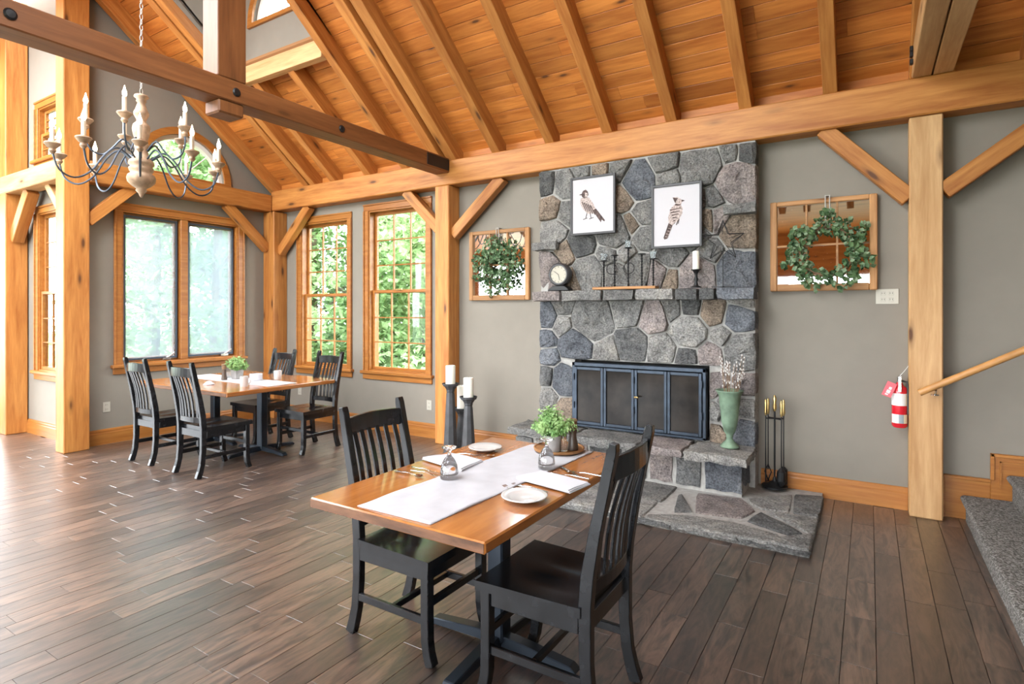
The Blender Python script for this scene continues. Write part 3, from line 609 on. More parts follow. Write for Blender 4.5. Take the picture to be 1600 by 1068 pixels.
# fireplace doors
fd = thing('fireplace_doors', 'four-panel blue-black metal fireplace doors with smoky glass', 'fireplace doors', (-1.81, 5.0, .395))
def fb(mb, x0, x1, y0, y1, z0, z1): return mb.box(x0 + 1.81, x1 + 1.81, y0 - 5.0, y1 - 5.0, z0 - .395, z1 - .395)
m = MB(); x0, x1, z0, z1 = -2.44, -1.18, .396, 1.01
for q in ((x0, x0 + .03, z0, z1), (x1 - .03, x1, z0, z1), (x0, x1, z1 - .035, z1), (x0, x1, z0, z0 + .025)): fb(m, q[0], q[1], 5.0, 5.07, q[2], q[3])
m.build('outer_frame', M['firedoor'], fd, .004)
dw = (x1 - x0 - .06) / 4
for k in range(4):
    a = x0 + .03 + k * dw; b = a + dw; m = MB(); e = .028
    for q in ((a + .002, a + e, z0 + .03, z1 - .04), (b - e, b - .002, z0 + .03, z1 - .04), (a + e, b - e, z1 - .04 - e, z1 - .04), (a + e, b - e, z0 + .03, z0 + .03 + e)): fb(m, q[0], q[1], 4.985, 5.01, q[2], q[3])
    d = m.build('door', M['firedoor'], fd, .003)
    fb(MB(), a + e, b - e, 5.0, 5.006, z0 + .03 + e, z1 - .04 - e).build('pane', M['fireglass'], d)
    m = MB()
    for z in (.18, .45): m.tube([((a if k % 2 == 0 else b) + 1.81, -.02, z), ((a if k % 2 == 0 else b) + 1.81, -.02, z + .06)], .008, 6)
    m.build('hinge', M['firedoor'], d)
MB().tube([(.015, -.015, .33), (.015, -.045, .33), (.05, -.05, .33)], .008, 6).build('handle', M['brass'], fd)

# ---- vase with catkin branches
v = onZ(1140, 698, .392); t = thing('urn_vase', 'tall green verdigris urn vase on the right of the raised hearth', 'vase', (v.x, v.y, .392))
MB().lathe([(.07, 0), (.075, .008), (.068, .02), (.035, .05), (.022, .075), (.03, .085), (.024, .095), (.045, .13), (.062, .2), (.075, .33), (.085, .42), (.105, .455), (.108, .465), (.095, .462), (.075, .42), (.03, .2), (0, .19)], n=28, cap=False).build('vessel', M['verdigris'], t, smooth=2)
for k in range(16):
    a = rs.uniform(0, 6.28); l = rs.uniform(.14, .30); sp = rs.uniform(.03, .13); p0 = Vector((.03 * math.cos(a), .03 * math.sin(a), .30)); p1 = Vector((sp * math.cos(a), sp * math.sin(a), .46 + l * .5)); p2 = Vector((sp * 1.3 * math.cos(a), sp * 1.3 * math.sin(a), .46 + l))
    o = MB().tube([p0, p1, p2], .0022, 5).build('branch', M['twig'], t); m = MB()
    for q in range(5):
        c = p1.lerp(p2, q / 4) if q > 0 else p0.lerp(p1, .85); m.lathe([(0, -.011), (.006, -.004), (.006, .004), (0, .011)], c + Vector((rs.uniform(-.006, .006), rs.uniform(-.006, .006), 0)), 6, False)
    m.build('catkins', M['bud'], o)['kind'] = 'stuff'

# ---- fire tools
TX, TY = -.66, 5.12; t = thing('tool_stand', 'black iron fireplace tool stand beside the hearth', 'tool stand', (TX, TY, .062))
MB().lathe([(.10, 0), (.10, .012), (.05, .03), (.018, .05), (.012, .08)], n=20).build('base', M['iron'], t, smooth=True)
MB().tube([(0, 0, .05), (0, 0, .64)], .007, 8).build('pole', M['iron'], t)
MB().lathe([(.008, .62), (.016, .65), (.010, .69), (.016, .72), (.006, .75)], n=12).build('finial', M['brass'], t, smooth=True)
MB().tube([(-.064, -.024, .56), (.064, .024, .56)], .006, 6).tube([(-.055, .04, .56), (.055, -.04, .56)], .006, 6).build('hook_arms', M['iron'], t)
for nm, dx, dy, lb in (('poker', -.064, -.024, 'iron poker with brass handle, leftmost of the fireplace tools'), ('ash_brush', .064, .024, 'iron hearth brush with brass handle, rightmost fireplace tool'), ('ash_shovel', .055, -.04, 'iron ash shovel with brass handle at the front of the tool stand'), ('fire_tongs', -.055, .04, 'iron tongs with brass handle behind the tool stand pole')):
    q = thing(nm, lb, 'fireplace tool', (TX + dx, TY + dy, .07), group='fireplace tools')
    MB().tube([(0, 0, .12), (0, 0, .58)], .005, 6).build('shaft', M['iron'], q)
    MB().lathe([(.006, .575), (.013, .60), (.009, .64), (.012, .67), (.008, .70), (0, .71)], n=10).build('handle', M['brass'], q, smooth=True)
    m = MB()
    if nm == 'ash_shovel': m.lathe([(.01, .16), (.035, .13), (.036, .06), (.02, .02), (0, .01)], n=12)
    elif nm == 'ash_brush': m.lathe([(.01, .16), (.03, .14), (.03, .02), (.0, .02)], n=12)
    elif nm == 'poker': m.tube([(0, 0, .13), (0, 0, .03), (.025, -.015, .05)], .006, 6)
    else: m.tube([(0, 0, .16), (-.025, 0, .1), (0, 0, .03)], .005, 6).tube([(0, 0, .16), (.025, 0, .1), (0, 0, .03)], .005, 6)
    m.build('head', M['iron'], q)

# ================================================================== MANTEL ORNAMENTS
MZ = 1.70
t = thing('mantel_clock', 'small round black mantel clock on the left of the mantel', 'clock', (-2.545, 4.96, MZ))
MB().prism([(-.115, 0), (.115, 0), (.10, .02), (.06, .045), (-.06, .045), (-.10, .02)], lambda u, w, d: (u, d, w), -.05, .05).build('base', M['iron'], t, .004)
RX90 = Matrix.Rotation(R(90), 4, 'X')
def disc(prof, name, mat, par, y, z, n=28, x=0, sm=True): o = MB().lathe(prof, n=n).build(name, mat, par, smooth=sm); o.matrix_local = Matrix.Translation((x, y, z)) @ RX90; return o
disc([(.105, -.045), (.112, -.02), (.112, .035), (.098, .05), (.086, .05), (.084, .04)], 'case', M['black_frame'], t, 0, .155)
fc = disc([(.085, .041), (.0, .042)], 'dial', M['clockface'], t, 0, .155)
m = MB()
for k in range(12): a = k * math.pi / 6; m.tube([(.066 * math.cos(a), .066 * math.sin(a), .044), (.078 * math.cos(a), .078 * math.sin(a), .044)], .0022, 4)
m.tube([(0, 0, .046), (-.045, .03, .046)], .0028, 4).tube([(0, 0, .046), (.012, -.055, .046)], .0022, 4); m.build('hands_and_marks', M['slot'], fc)
t = thing('candelabra', 'five-stem twisted iron candelabra on a pale wood board', 'candle holder', (-1.89, 4.96, MZ))
MB().box(-.30, .30, -.05, .05, 0, .024).build('board', M['rustic'], t, .003)
for k, (x, y) in enumerate(((485, 800), (557, 762), (648, 712), (738, 752), (815, 785))):
    p = onY(830 + x / S, 220 + y / S, 4.96); X, Zt = p.x + 1.89, p.z - MZ
    m = MB(); n = 22; m.tube([(X, 0, .024 + (Zt - .03) * i / n) for i in range(n + 1)], [.006 + .005 * (i % 2) for i in range(n + 1)], 6)
    m.lathe([(.0, Zt - .012), (.034, Zt - .006), (.036, Zt), (.0, Zt)], (X, 0, 0), 16); st = m.build('stem', M['iron'], t)
    if k in (0, 2, 4): MB().lathe([(.025, Zt), (.034, Zt + .065), (.031, Zt + .065), (.023, Zt + .006), (0, Zt + .006)], (X, 0, 0), 16, False).build('votive_glass', M['votive'], t, smooth=True)
for x, r in ((-.125, .05), (.04, .05)): MB().tube([(x + r * math.cos(a * .3142), 0, .19 + r * math.sin(a * .3142)) for a in range(21)], .0035, 5).build('ring', M['iron'], t)
t = thing('candlestick', 'black turned candlestick holding a white candle on the mantel', 'candle holder', (-1.252, 4.96, MZ))
MB().lathe([(.045, 0), (.045, .006), (.02, .02), (.012, .05), (.02, .07), (.01, .1), (.014, .12), (.03, .145), (.042, .15), (.042, .156), (0, .156)], n=18).build('stick', M['iron'], t, smooth=True)
c = thing('pillar_candle', 'white candle standing in the black mantel candlestick', 'candle', (-1.252, 4.96, MZ + .156)); MB().lathe([(.028, 0), (.029, .15), (.024, .156), (0, .15)], n=18).build('wax', M['wax'], c, smooth=True); MB().tube([(0, 0, .15), (.002, 0, .168)], .0015, 5).build('wick', M['slot'], c)
t = thing('wire_star', 'black wire star on a thin stand at the right of the mantel', 'ornament', (-1.037, 4.98, MZ))
m = MB(); R1, R2, zc = .175, .07, .385; pts = [(q * math.sin(k * math.pi / 5), q * math.cos(k * math.pi / 5)) for k, q in ((k, R1 if k % 2 == 0 else R2) for k in range(10))]
for k in range(10):
    a, b = pts[k], pts[(k + 1) % 10]; ya, yb = (0 if k % 2 == 0 else -.03), (0 if k % 2 else -.03)
    for s in (1, -1): m.tube([(a[0], ya * s, zc + a[1]), (b[0], yb * s, zc + b[1])], .0028, 5)
    if k % 2 == 0: m.tube([(a[0], 0, zc + a[1]), (a[0] * .3, -.03, zc + a[1] * .3)], .0024, 5)
m.build('star', M['iron'], t); MB().tube([(0, 0, .004), (0, 0, .35)], .004, 6).build('stem', M['iron'], t)
MB().box(-.09, .09, -.006, .006, 0, .008).box(-.006, .006, -.05, .05, 0, .008).build('foot', M['iron'], t)

# ---- framed bird prints
def picture(name, label, x0, x1, z0, z1, bird):
    cx, cz = (x0 + x1) / 2, (z0 + z1) / 2; w, h = x1 - x0, z1 - z0; YP = 4.965
    t = thing(name, label, 'picture', (cx, YP, z0)); f = .02
    for a, b, c, d in ((-w / 2, -w / 2 + f, 0, h), (w / 2 - f, w / 2, 0, h), (-w / 2 + f, w / 2 - f, 0, f), (-w / 2 + f, w / 2 - f, h - f, h)): MB().box(a, b, 0, .028, c, d).build('frame_rail', M['black_frame'], t, .002)
    pr = MB().box(-w / 2 + f, w / 2 - f, .012, .02, f, h - f).build('print', M['paper'], t)
    for k, (poly, mt) in enumerate(bird): MB().prism([((u - .5) * (w - 2 * f), f + (1 - v_) * (h - 2 * f)) for u, v_ in poly], lambda u, w_, d: (u, d, w_), .0115 - .0004 * k, .0125).build('bird_drawing', M[mt], pr)
def strip(p, q, w): d = (q[0] - p[0], q[1] - p[1]); l = math.hypot(*d); n = (-d[1] / l * w, d[0] / l * w); return [(p[0] + n[0], p[1] + n[1]), (q[0] + n[0] * .6, q[1] + n[1] * .6), (q[0] - n[0] * .6, q[1] - n[1] * .6), (p[0] - n[0], p[1] - n[1])]
b1 = [([(.20,.36),(.30,.33),(.42,.36),(.52,.48),(.60,.62),(.52,.66),(.38,.65),(.25,.55),(.19,.45)],'ink_pale'), ([(.22,.28),(.26,.22),(.33,.20),(.38,.24),(.40,.30),(.36,.35),(.29,.36),(.24,.33)],'ink'), ([(.31,.25),(.38,.27),(.37,.34),(.31,.35)],'ink_pale'), ([(.22,.27),(.16,.285),(.22,.30)],'ink'),
      ([(.50,.60),(.58,.57),(.80,.80),(.78,.82),(.72,.78),(.70,.83)],'ink')] + [(strip((.24 + .05 * k, .42 + .02 * k), (.34 + .055 * k, .60 + .02 * k), .012), 'ink') for k in range(5)] + [(strip((.36,.64),(.33,.74),.006),'ink'),(strip((.44,.64),(.46,.74),.006),'ink'),(strip((.27,.75),(.37,.73),.005),'ink'),(strip((.42,.75),(.52,.73),.005),'ink')]
b2 = [([(.38,.37),(.46,.31),(.58,.31),(.64,.38),(.63,.48),(.54,.58),(.42,.66),(.34,.64),(.32,.52)],'ink_pale'), ([(.42,.19),(.52,.19),(.60,.23),(.63,.27),(.60,.33),(.50,.32),(.46,.27)],'ink_pale'), ([(.42,.19),(.54,.21),(.50,.25),(.48,.29),(.45,.25)],'ink'), ([(.61,.24),(.69,.26),(.62,.28)],'ink'), ([(.48,.30),(.60,.32),(.56,.34),(.47,.33)],'ink'),
      ([(.33,.62),(.42,.66),(.30,.88),(.24,.89),(.22,.86)],'ink')] + [(strip((.36 + .02 * k, .40 + .045 * k), (.60 - .03 * k, .38 + .05 * k), .010), 'ink') for k in range(6)] + [(strip((.26 + .025 * k, .84 - .045 * k), (.33 + .025 * k, .86 - .045 * k), .006), 'ink_pale') for k in range(4)] + [(strip((.54,.58),(.50,.66),.006),'ink'),(strip((.56,.56),(.54,.64),.006),'ink')]
a, b = onY(891, 278, 4.965), onY(961, 363, 4.965)
picture('bird_print', 'black-framed print of a finch facing left, above the clock', a.x, b.x, b.z, a.z - .004, b1)
a, b = onY(1017.5, 290, 4.965), onY(1096.5, 384, 4.965)
picture('bird_print', 'black-framed print of a crested jay facing right, above the candelabra', a.x, b.x, b.z, a.z - .004, b2)

# ---- mirrors and wreaths
def leaf_cloud(name, mat, par, pts, size, rg, stuff=True, asp=.7):
    m = MB()
    for p, nrm in pts:
        s = size * rg.uniform(.65, 1.25); a = Vector((rg.gauss(0, 1), rg.gauss(0, 1), rg.gauss(0, 1))).normalized(); n = (Vector(nrm) * 1.0 + Vector((rg.gauss(0, .6), rg.gauss(0, .6), rg.gauss(0, .6)))).normalized()
        a = (a - n * a.dot(n)).normalized(); b = n.cross(a); p = Vector(p)
        m.add([p - a * s * .5, p + b * s * asp * .5 + n * s * .12, p + a * s * .5, p - b * s * asp * .5 + n * s * .12], [(0, 1, 2), (0, 2, 3)])
    me = bpy.data.meshes.new(name); me.from_pydata(m.v, [], m.f); o = mk(name, me, mat, par)
    if stuff: o['kind'] = 'stuff'
    return o
def mirror(label, wl, x0, x1, z0, z1, cx, cz, ro, ri, nl, seed):
    rg = random.Random(seed); w, h = x1 - x0, z1 - z0; t = thing('window_frame_mirror', label, 'mirror', ((x0 + x1) / 2, YW - .03, z0)); f = .052
    for a, b, c, d, nm in ((-w / 2, -w / 2 + f, 0, h, 'stile'), (w / 2 - f, w / 2, 0, h, 'stile'), (-w / 2 + f, w / 2 - f, 0, f * 1.1, 'rail'), (-w / 2 + f, w / 2 - f, h - f * .75, h, 'rail')):
        o = timber(nm, ((a + b) / 2, .0, c), ((a + b) / 2, .0, d), .04, b - a, M['rustic'], up=(1, 0, 0)) if nm == 'stile' else timber(nm, (a, .0, (c + d) / 2), (b, .0, (c + d) / 2), .04, d - c, M['rustic'])
        o.parent = t
    MB().box(-w / 2 + f, w / 2 - f, .008, .014, f, h - f * .7).build('mirror_glass', M['mirror'], t)
    for k in (1, 2): x = -w / 2 + f + (w - 2 * f) * k / 3; MB().box(x - .007, x + .007, -.012, .008, f, h - f * .7).build('glazing_bar', M['rustic'], t)
    MB().box(-w / 2 + f, w / 2 - f, -.010, .008, h / 2 - .007, h / 2 + .007).build('glazing_bar', M['rustic'], t)
    q = thing('leaf_wreath', wl, 'wreath', (cx, YW - .085, cz)); rm = (ro + ri) / 2
    m = MB()
    for k in range(5): m.tube([((rm * .86 + rg.uniform(-.012, .012)) * math.cos(a * .2618), rg.uniform(-.01, .01), (rm * .86 + rg.uniform(-.012, .012)) * math.sin(a * .2618)) for a in range(25)], .004, 5)
    m.build('vine_ring', M['twig'], q); pts = []
    for k in range(nl):
        a = rg.uniform(0, 6.283); lump = 1 + .10 * math.sin(a * 7 + seed) + .06 * math.sin(a * 13); r = ri + (ro * lump - ri) * rg.random() ** .8; pts.append(((r * math.cos(a), rg.uniform(-.05, .02), r * math.sin(a)), (0, -1, 0)))
    leaf_cloud('dark_leaves', M['leaf_wreath'], q, pts[::2], .05, rg, asp=.75); leaf_cloud('pale_leaves', M['leaf_wreath2'], q, pts[1::2], .042, rg, asp=.8)
    m = MB(); top = z1 - cz + .012
    for s in (-.018, .012): m.box(s, s + .008, .02, .024, rm * .8, top)
    m.box(-.018, .02, .02, .075, top, top + .006); m.build('hanging_ribbon', M['ribbon'], q)
mirror('large wooden window-frame mirror on the wall right of the fireplace', 'loose green leaf wreath on the large mirror right of the fireplace', -.705, .052, 1.665, 2.405, -.285, 1.975, .305, .135, 560, 3)
mirror('small wooden window-frame mirror on the wall left of the fireplace', 'dense green leaf wreath on the small mirror left of the fireplace', -3.822, -3.04, 1.62, 2.388, -3.43, 1.99, .30, .06, 760, 8)

# ---- outlets
def outlet(label, loc, rz, gang=1):
    t = thing('wall_outlet', label, 'outlet', loc, rz); w = .037 * gang
    MB().box(-w, w, -.006, 0, -.058, .058).build('cover_plate', M['plate_plastic'], t, .002)
    for g in range(gang):
        for z in (-.024, .024):
            x = (g - (gang - 1) / 2) * .052; o = MB().box(x - .016, x + .016, -.009, -.006, z - .014, z + .014).build('socket', M['plate_plastic'], t, .002)
            MB().box(x - .009, x - .006, -.0095, -.008, z - .004, z + .007).box(x + .006, x + .009, -.0095, -.008, z - .004, z + .007).build('slots', M['slot'], o)
outlet('ivory double outlet plate right of the large wreath mirror', (.115, YW, 1.613), 0, 2)
outlet('ivory outlet on the wall under the right gridded window', (-4.44, YW, .385), 0)
outlet('ivory outlet on the wall beside the corner post', (-6.80, YW, .385), 0)
outlet('ivory outlet on the wall below the wide two-pane window', (XG, 3.066, .415), R(90))

# ---- fire extinguisher
ex = thing('fire_extinguisher', 'red fire extinguisher with pink tag hung on the post', 'extinguisher', (.190, 5.16, .635))
MB().lathe([(.04, 0), (.05, .012), (.05, .27), (.045, .295), (.025, .315), (.018, .335), (.0, .335)], n=24).build('cylinder', M['red'], ex, smooth=True)
def wrap(z0, z1, a0, a1, mat, nm):
    m = MB(); n = 14; r = .0508
    v = [(r * math.cos(R(a0 + (a1 - a0) * i / n)), r * math.sin(R(a0 + (a1 - a0) * i / n)), z) for i in range(n + 1) for z in (z0, z1)]; m.add(v, [(2 * i, 2 * i + 2, 2 * i + 3, 2 * i + 1) for i in range(n)]); return m.build(nm, M[mat], ex, smooth=True)
l1 = wrap(.165, .255, 180, 350, 'label_white', 'instruction_label'); l2 = wrap(.035, .10, 200, 262, 'label_white', 'class_label'); wrap(.035, .10, 262, 300, 'label_grey', 'class_label'); wrap(.035, .10, 300, 335, 'label_cream', 'class_label')
wrap(.17, .25, 318, 345, 'label_cream', 'instruction_label')
m = MB(); m.tube([(0, 0, .33), (0, 0, .375)], .016, 10).box(-.012, .012, -.045, .01, .355, .365).box(-.012, .012, -.055, .01, .375, .385).box(-.011, .011, -.058, -.048, .27, .38); m.build('valve_handle', M['chrome'], ex, .002)
MB().tube([(.015, 0, .345), (.045, -.01, .34), (.052, -.02, .29), (.051, -.022, .2), (.053, -.02, .1)], .008, 8).build('hose', M['slot'], ex, smooth=True)
tg = MB().box(-.032, .032, -.0015, .0015, -.11, .0).build('inspection_tag', M['tagred'], ex); tg.location = (-.045, -.055, .335); tg.rotation_euler = (0, R(22), R(10))
MB().box(-.012, .012, -.003, -.0016, -.085, -.06).box(-.006, .012, -.003, -.0016, -.055, -.035).box(-.014, .006, -.003, -.0016, -.10, -.09).build('tag_print', M['label_white'], tg)
MB().tube([(0, 0, .38), (.03, .0, .42), (.055, .0, .46)], .0018, 5).build('tie_wire', M['label_white'], ex)

# ---- stairs, rail, stepped trim
st = thing('carpeted_staircase', 'grey carpeted stairs rising at the right edge', 'stairs', (.56, 3.6, 0))
for i in range(6):
    x0 = .565 + i * .255; z = .18 * (i + 1); n = 6; rr = .025
    prof = [(x0 + .02, 0 if i == 0 else z - .19), (x0 + .02, z - .05)] + [(x0 + .0 + rr - rr * math.cos(R(a)) - .012, z - rr + rr * math.sin(R(a))) for a in (-50, 0, 30, 60, 90)] + [(x0 + .30, z), (x0 + .30, 0 if i == 0 else z - .19)]
    MB().prism(prof, lambda u, w, d: (u - .56, d - 3.6, w), 1.2, 5.205).build('carpeted_step', M['carpet'], st, smooth=True)
t = thing('trim_2', None, None, (.45, YW, 0)); t['kind'] = 'structure'
for i in range(6):
    xa = .446 if i == 0 else .726 + (i - 1) * .255; xb = .726 + i * .255; zt = .31 + .185 * i; zb = 0
    MB().box(xa - .45, xb - .45, -.022, 0, zb, zt).build('stepped_skirting', M['trim'], t, .003)
    m = MB().box(xa - .45 - (.0 if i == 0 else .0), xb - .45, -.034, -.022, zt - .022, zt).box(xa - .45 + (0 if i == 0 else 0), xa - .45 + .022, -.034, -.022, (zt - .185 if i else 0), zt); m.build('moulding', M['trim'], t, .003)
    if i: MB().box(xa - .45 + .05, xb - .45 + .04, -.03, -.022, zt - .06, zt - .05).box(xa - .45 + .05, xa - .45 + .06, -.03, -.022, zt - .24, zt - .05).build('bead', M['trim'], t)
hr = thing('handrail', 'round wooden handrail mounted on the pale post', 'handrail', (.30, 5.0, .9))
p0 = Vector((.30, 5.0, .918)); d = Vector((.566, 0, .325)).normalized()
MB().tube([p0, p0 + d * 2.6], .024, 14).build('rail', M['rail'], hr, smooth=True, world=True)
MB().tube([(.395, 5.09, .90), (.395, 5.045, .905), (.395, 5.0, .945)], .008, 8).lathe([(.0, 0), (.026, 0), (.024, .008), (0, .01)], (.395, 5.06, .90), 12).build('bracket', M['chrome'], hr, smooth=True, world=True)
o = hr.children[1]; 

# ================================================================== FURNITURE
def make_chair(label):
    t = thing('dining_chair', label, 'chair', group='black slat-back dining chairs')
    m = MB(); nx, ny = 10, 10; v = []; f = []      # scooped seat
    for lay in (0, 1):
        for j in range(ny + 1):
            for i in range(nx + 1):
                a, b = i / nx * 2 - 1, j / ny; hw = .215 + .02 * b; z = .452 - (.012 * math.exp(-((abs(a) - .42) ** 2 / .09 + (b - .38) ** 2 / .07)) if lay == 0 else .036); v.append((a * hw, -.20 + .44 * b, z))
    q = (nx + 1) * (ny + 1)
    f += [(j * (nx + 1) + i, j * (nx + 1) + i + 1, (j + 1) * (nx + 1) + i + 1, (j + 1) * (nx + 1) + i) for j in range(ny) for i in range(nx)]
    f += [tuple(k + q for k in g)[::-1] for g in f]
    rim = [i for i in range(nx + 1)] + [(j * (nx + 1) + nx) for j in range(1, ny + 1)] + [ny * (nx + 1) + i for i in range(nx - 1, -1, -1)] + [j * (nx + 1) for j in range(ny - 1, 0, -1)]
    f += [(rim[k], rim[(k + 1) % len(rim)], rim[(k + 1) % len(rim)] + q, rim[k] + q) for k in range(len(rim))]
    m.add(v, f).build('seat', M['chair'], t, smooth=True)
    for s in (-1, 1):
        MB().sweep([(s * .198, .205, .418), (s * .198, .205, .2), (s * .198, .207, .10), (s * .198, .215, .05), (s * .198, .232, 0)], .042, .042, (0, 1, 0)).build('leg', M['chair'], t, .003)
        MB().sweep([(s * .19, -.262, 0), (s * .19, -.242, .06), (s * .19, -.225, .13), (s * .19, -.215, .25), (s * .19, -.213, .45), (s * .19, -.222, .56), (s * .19, -.25, .72), (s * .19, -.285, .88), (s * .19, -.315, 1.02), (s * .19, -.32, 1.045)], .036, [.05, .048, .046, .046, .05, .05, .044, .04, .036, .026], (0, 1, 0)).build('back_post', M['chair'], t, .003)
        MB().box(s * .198 - .010, s * .198 + .010, -.20, .19, .165, .20).build('side_stretcher', M['chair'], t, .003)
        MB().box(s * .198 - .011, s * .198 + .011, -.19, .185, .355, .416).build('side_apron', M['chair'], t, .002)
    MB().box(-.18, .18, .192, .214, .355, .416).build('front_apron', M['chair'], t, .002)
    MB().box(-.175, .175, -.222, -.2, .355, .42).build('rear_apron', M['chair'], t, .002)
    MB().box(-.188, .188, -.01, .012, .17, .198).build('cross_stretcher', M['chair'], t, .003)
    MB().box(-.188, .188, .192, .214, .235, .268).build('front_stretcher', M['chair'], t, .003)
    def backy(z): return -.213 - .105 * max(0, (z - .45) / .57) ** 1.3
    def bow(x, k=.028): return -k * (1 - (x / .18) ** 2)
    n = 8; xs_ = [-.176 + .352 * i / n for i in range(n + 1)]
    MB().sweep([(x, backy(.955) + bow(x), .955 - .006 * abs(x) / .18) for x in xs_], .022, .085, (0, 0, 1)).build('top_rail', M['chair'], t, .003)
    MB().sweep([(x, backy(.52) + bow(x, .022), .515) for x in xs_], .022, .05, (0, 0, 1)).build('lower_back_rail', M['chair'], t, .003)
    for k in range(6):
        x = -.135 + .054 * k
        MB().sweep([(x, backy(z) + bow(x, .022 + .006 * (z - .52) / .4) + .014 * math.sin(math.pi * (z - .53) / .4), z) for z in (.53, .6, .68, .76, .84, .92)], .026, .012, (0, 1, 0)).build('slat', M['chair'], t, .002)
    return t
c0 = make_chair('black slat-back chair at the near table, its back nearest the fireplace')
c0.location = (-1.065, 2.05, 0); c0.rotation_euler = (0, 0, R(90))
for x, y, a, lb in ((-1.80, 2.07, -90, 'black slat-back chair at the near table, on its far left side'), (-5.28, 3.11, 0, 'black chair seen from behind at the far table, nearer its right end'), (-6.10, 3.11, 0, 'black chair seen from behind at the far table, leftmost of all chairs'), (-5.21, 4.12, 180, 'black chair facing us at the far table, right of the table column'), (-6.03, 4.12, 180, 'black chair facing us at the far table, in front of the corner post')):
    c = copy_tree(c0); c.location = (x, y, 0); c.rotation_euler = (0, 0, R(a)); c['label'] = lb
TT = .74
def make_table(label):
    t = thing('dining_table', label, 'table', group='wood-topped pedestal tables')
    MB().box(-.435, .435, -.665, .665, TT - .042, TT).build('tabletop', M['table'], t, .006)
    for q in (-1, 1): MB().box(-.43, .43, q * .665 - .0015, q * .665 + .0015, TT - .037, TT - .005).build('worn_end_edge', M['edge'], t)
    MB().box(-.04, .04, -.04, .04, .04, TT - .06).build('column', M['pedestal'], t, .008)
    MB().box(-.2, .2, -.2, .2, TT - .06, TT - .042).build('mounting_plate', M['pedestal'], t, .003)
    for a in range(4):
        o = MB().sweep([(.0, 0, .045), (.12, 0, .043), (.36, 0, .026), (.385, 0, .014)], .055, [.05, .046, .032, .016], (0, 0, 1)).build('foot', M['pedestal'], t, .004); o.rotation_euler = (0, 0, R(90 * a))
    return t
t0 = make_table('honey wood dining table in the foreground laid for two'); t0.location = (-1.505, 2.21, 0)
for ch in t0.children:
    if ch.name.split('.')[0] in ('column', 'foot', 'mounting_plate'): ch.location = (.10, -.07, 0)
for x, lb in ((-5.497, 'right-hand table of the far pair pushed together by the windows'), (-6.368, 'left-hand table of the far pair pushed together by the windows')):
    c = copy_tree(t0); c.location = (x, 3.765, 0); c['label'] = lb
    for ch in c.children: ch.location = (0, 0, 0)

# ---- things on the near table
def cloth(name, label, cat, corners, z, mat, wr, th, rg, nx=26, ny=60, layers=1):
    P = [Vector(c) for c in corners]; ph = [rg.uniform(0, 6) for _ in range(6)]
    def pt(a, b, dz):
        p = P[0].lerp(P[1], a).lerp(P[3].lerp(P[2], a), b)
        h = wr * (.5 + .5 * math.sin(9 * a + 4 * b + ph[0]) * math.sin(21 * b + ph[1] + 3 * a)) + wr * .5 * abs(math.sin(31 * a + 12 * b + ph[2])) * abs(math.sin(7 * b + ph[3]))
        return (p.x, p.y, z + dz + (h if dz else 0))
    v = [pt(i / nx, j / ny, d) for d in (0, th) for j in range(ny + 1) for i in range(nx + 1)]; q = (nx + 1) * (ny + 1)
    f = [(j * (nx + 1) + i, j * (nx + 1) + i + 1, (j + 1) * (nx + 1) + i + 1, (j + 1) * (nx + 1) + i) for j in range(ny) for i in range(nx)]
    f = [tuple(k for k in g)[::-1] for g in f] + [tuple(k + q for k in g) for g in f]
    rim = [i for i in range(nx + 1)] + [(j * (nx + 1) + nx) for j in range(1, ny + 1)] + [ny * (nx + 1) + i for i in range(nx - 1, -1, -1)] + [j * (nx + 1) for j in range(ny - 1, 0, -1)]
    f += [(rim[k], rim[(k + 1) % len(rim)], rim[(k + 1) % len(rim)] + q, rim[k] + q) for k in range(len(rim))]
    return tag(MB().add(v, f).build(name, mat, smooth=2), label, cat)
rc = random.Random(21)
cloth('table_runner', 'wrinkled pale linen runner along the near table', 'table runner', [onZ(558.5, 790.8, TT), onZ(672.7, 820, TT), onZ(927, 706.5, TT), onZ(832, 694.6, TT)], TT + .0005, M['cloth'], .0045, .002, rc)
def napkin(label, corners, z):
    P = [Vector((c.x, c.y, 0)) for c in corners]; ctr = sum(P, Vector()) / 4; t = thing('folded_napkin', label, 'napkin', (ctr.x, ctr.y, z))
    for k in range(3):
        s = 1 - .015 * k; m = MB(); n = 12; o_ = Vector((rc.uniform(-.004, .004), rc.uniform(-.004, .004), 0)); v = []
        for d in (0, 1):
            for j in range(n + 1):
                for i in range(n + 1): p = (P[0].lerp(P[1], i / n).lerp(P[3].lerp(P[2], i / n), j / n) - ctr) * s + o_; v.append((p.x, p.y, 0.0042 * k + (.004 + .0015 * math.sin(i * .5 + k) * math.sin(j * .45)) * d))
        q = (n + 1) ** 2; f = [(j * (n + 1) + i, j * (n + 1) + i + 1, (j + 1) * (n + 1) + i + 1, (j + 1) * (n + 1) + i) for j in range(n) for i in range(n)]; f = [g[::-1] for g in f] + [tuple(k_ + q for k_ in g) for g in f]
        rim = list(range(n + 1)) + [j * (n + 1) + n for j in range(1, n + 1)] + [n * (n + 1) + i for i in range(n - 1, -1, -1)] + [j * (n + 1) for j in range(n - 1, 0, -1)]
        f += [(rim[a], rim[(a + 1) % len(rim)], rim[(a + 1) % len(rim)] + q, rim[a] + q) for a in range(len(rim))]
        m.add(v, f).build('fold', M['napkin'], t, smooth=True)
napkin('folded white napkin beside the nearer plate on the right', [onZ(806, 750, TT), onZ(890, 773, TT), onZ(922, 759, TT), onZ(846, 740, TT)], TT + .006)
napkin('folded white napkin behind the left upturned goblet', [onZ(660, 719, TT), onZ(721.5, 738, TT), onZ(755, 723, TT), onZ(708, 712, TT)], TT + .006)
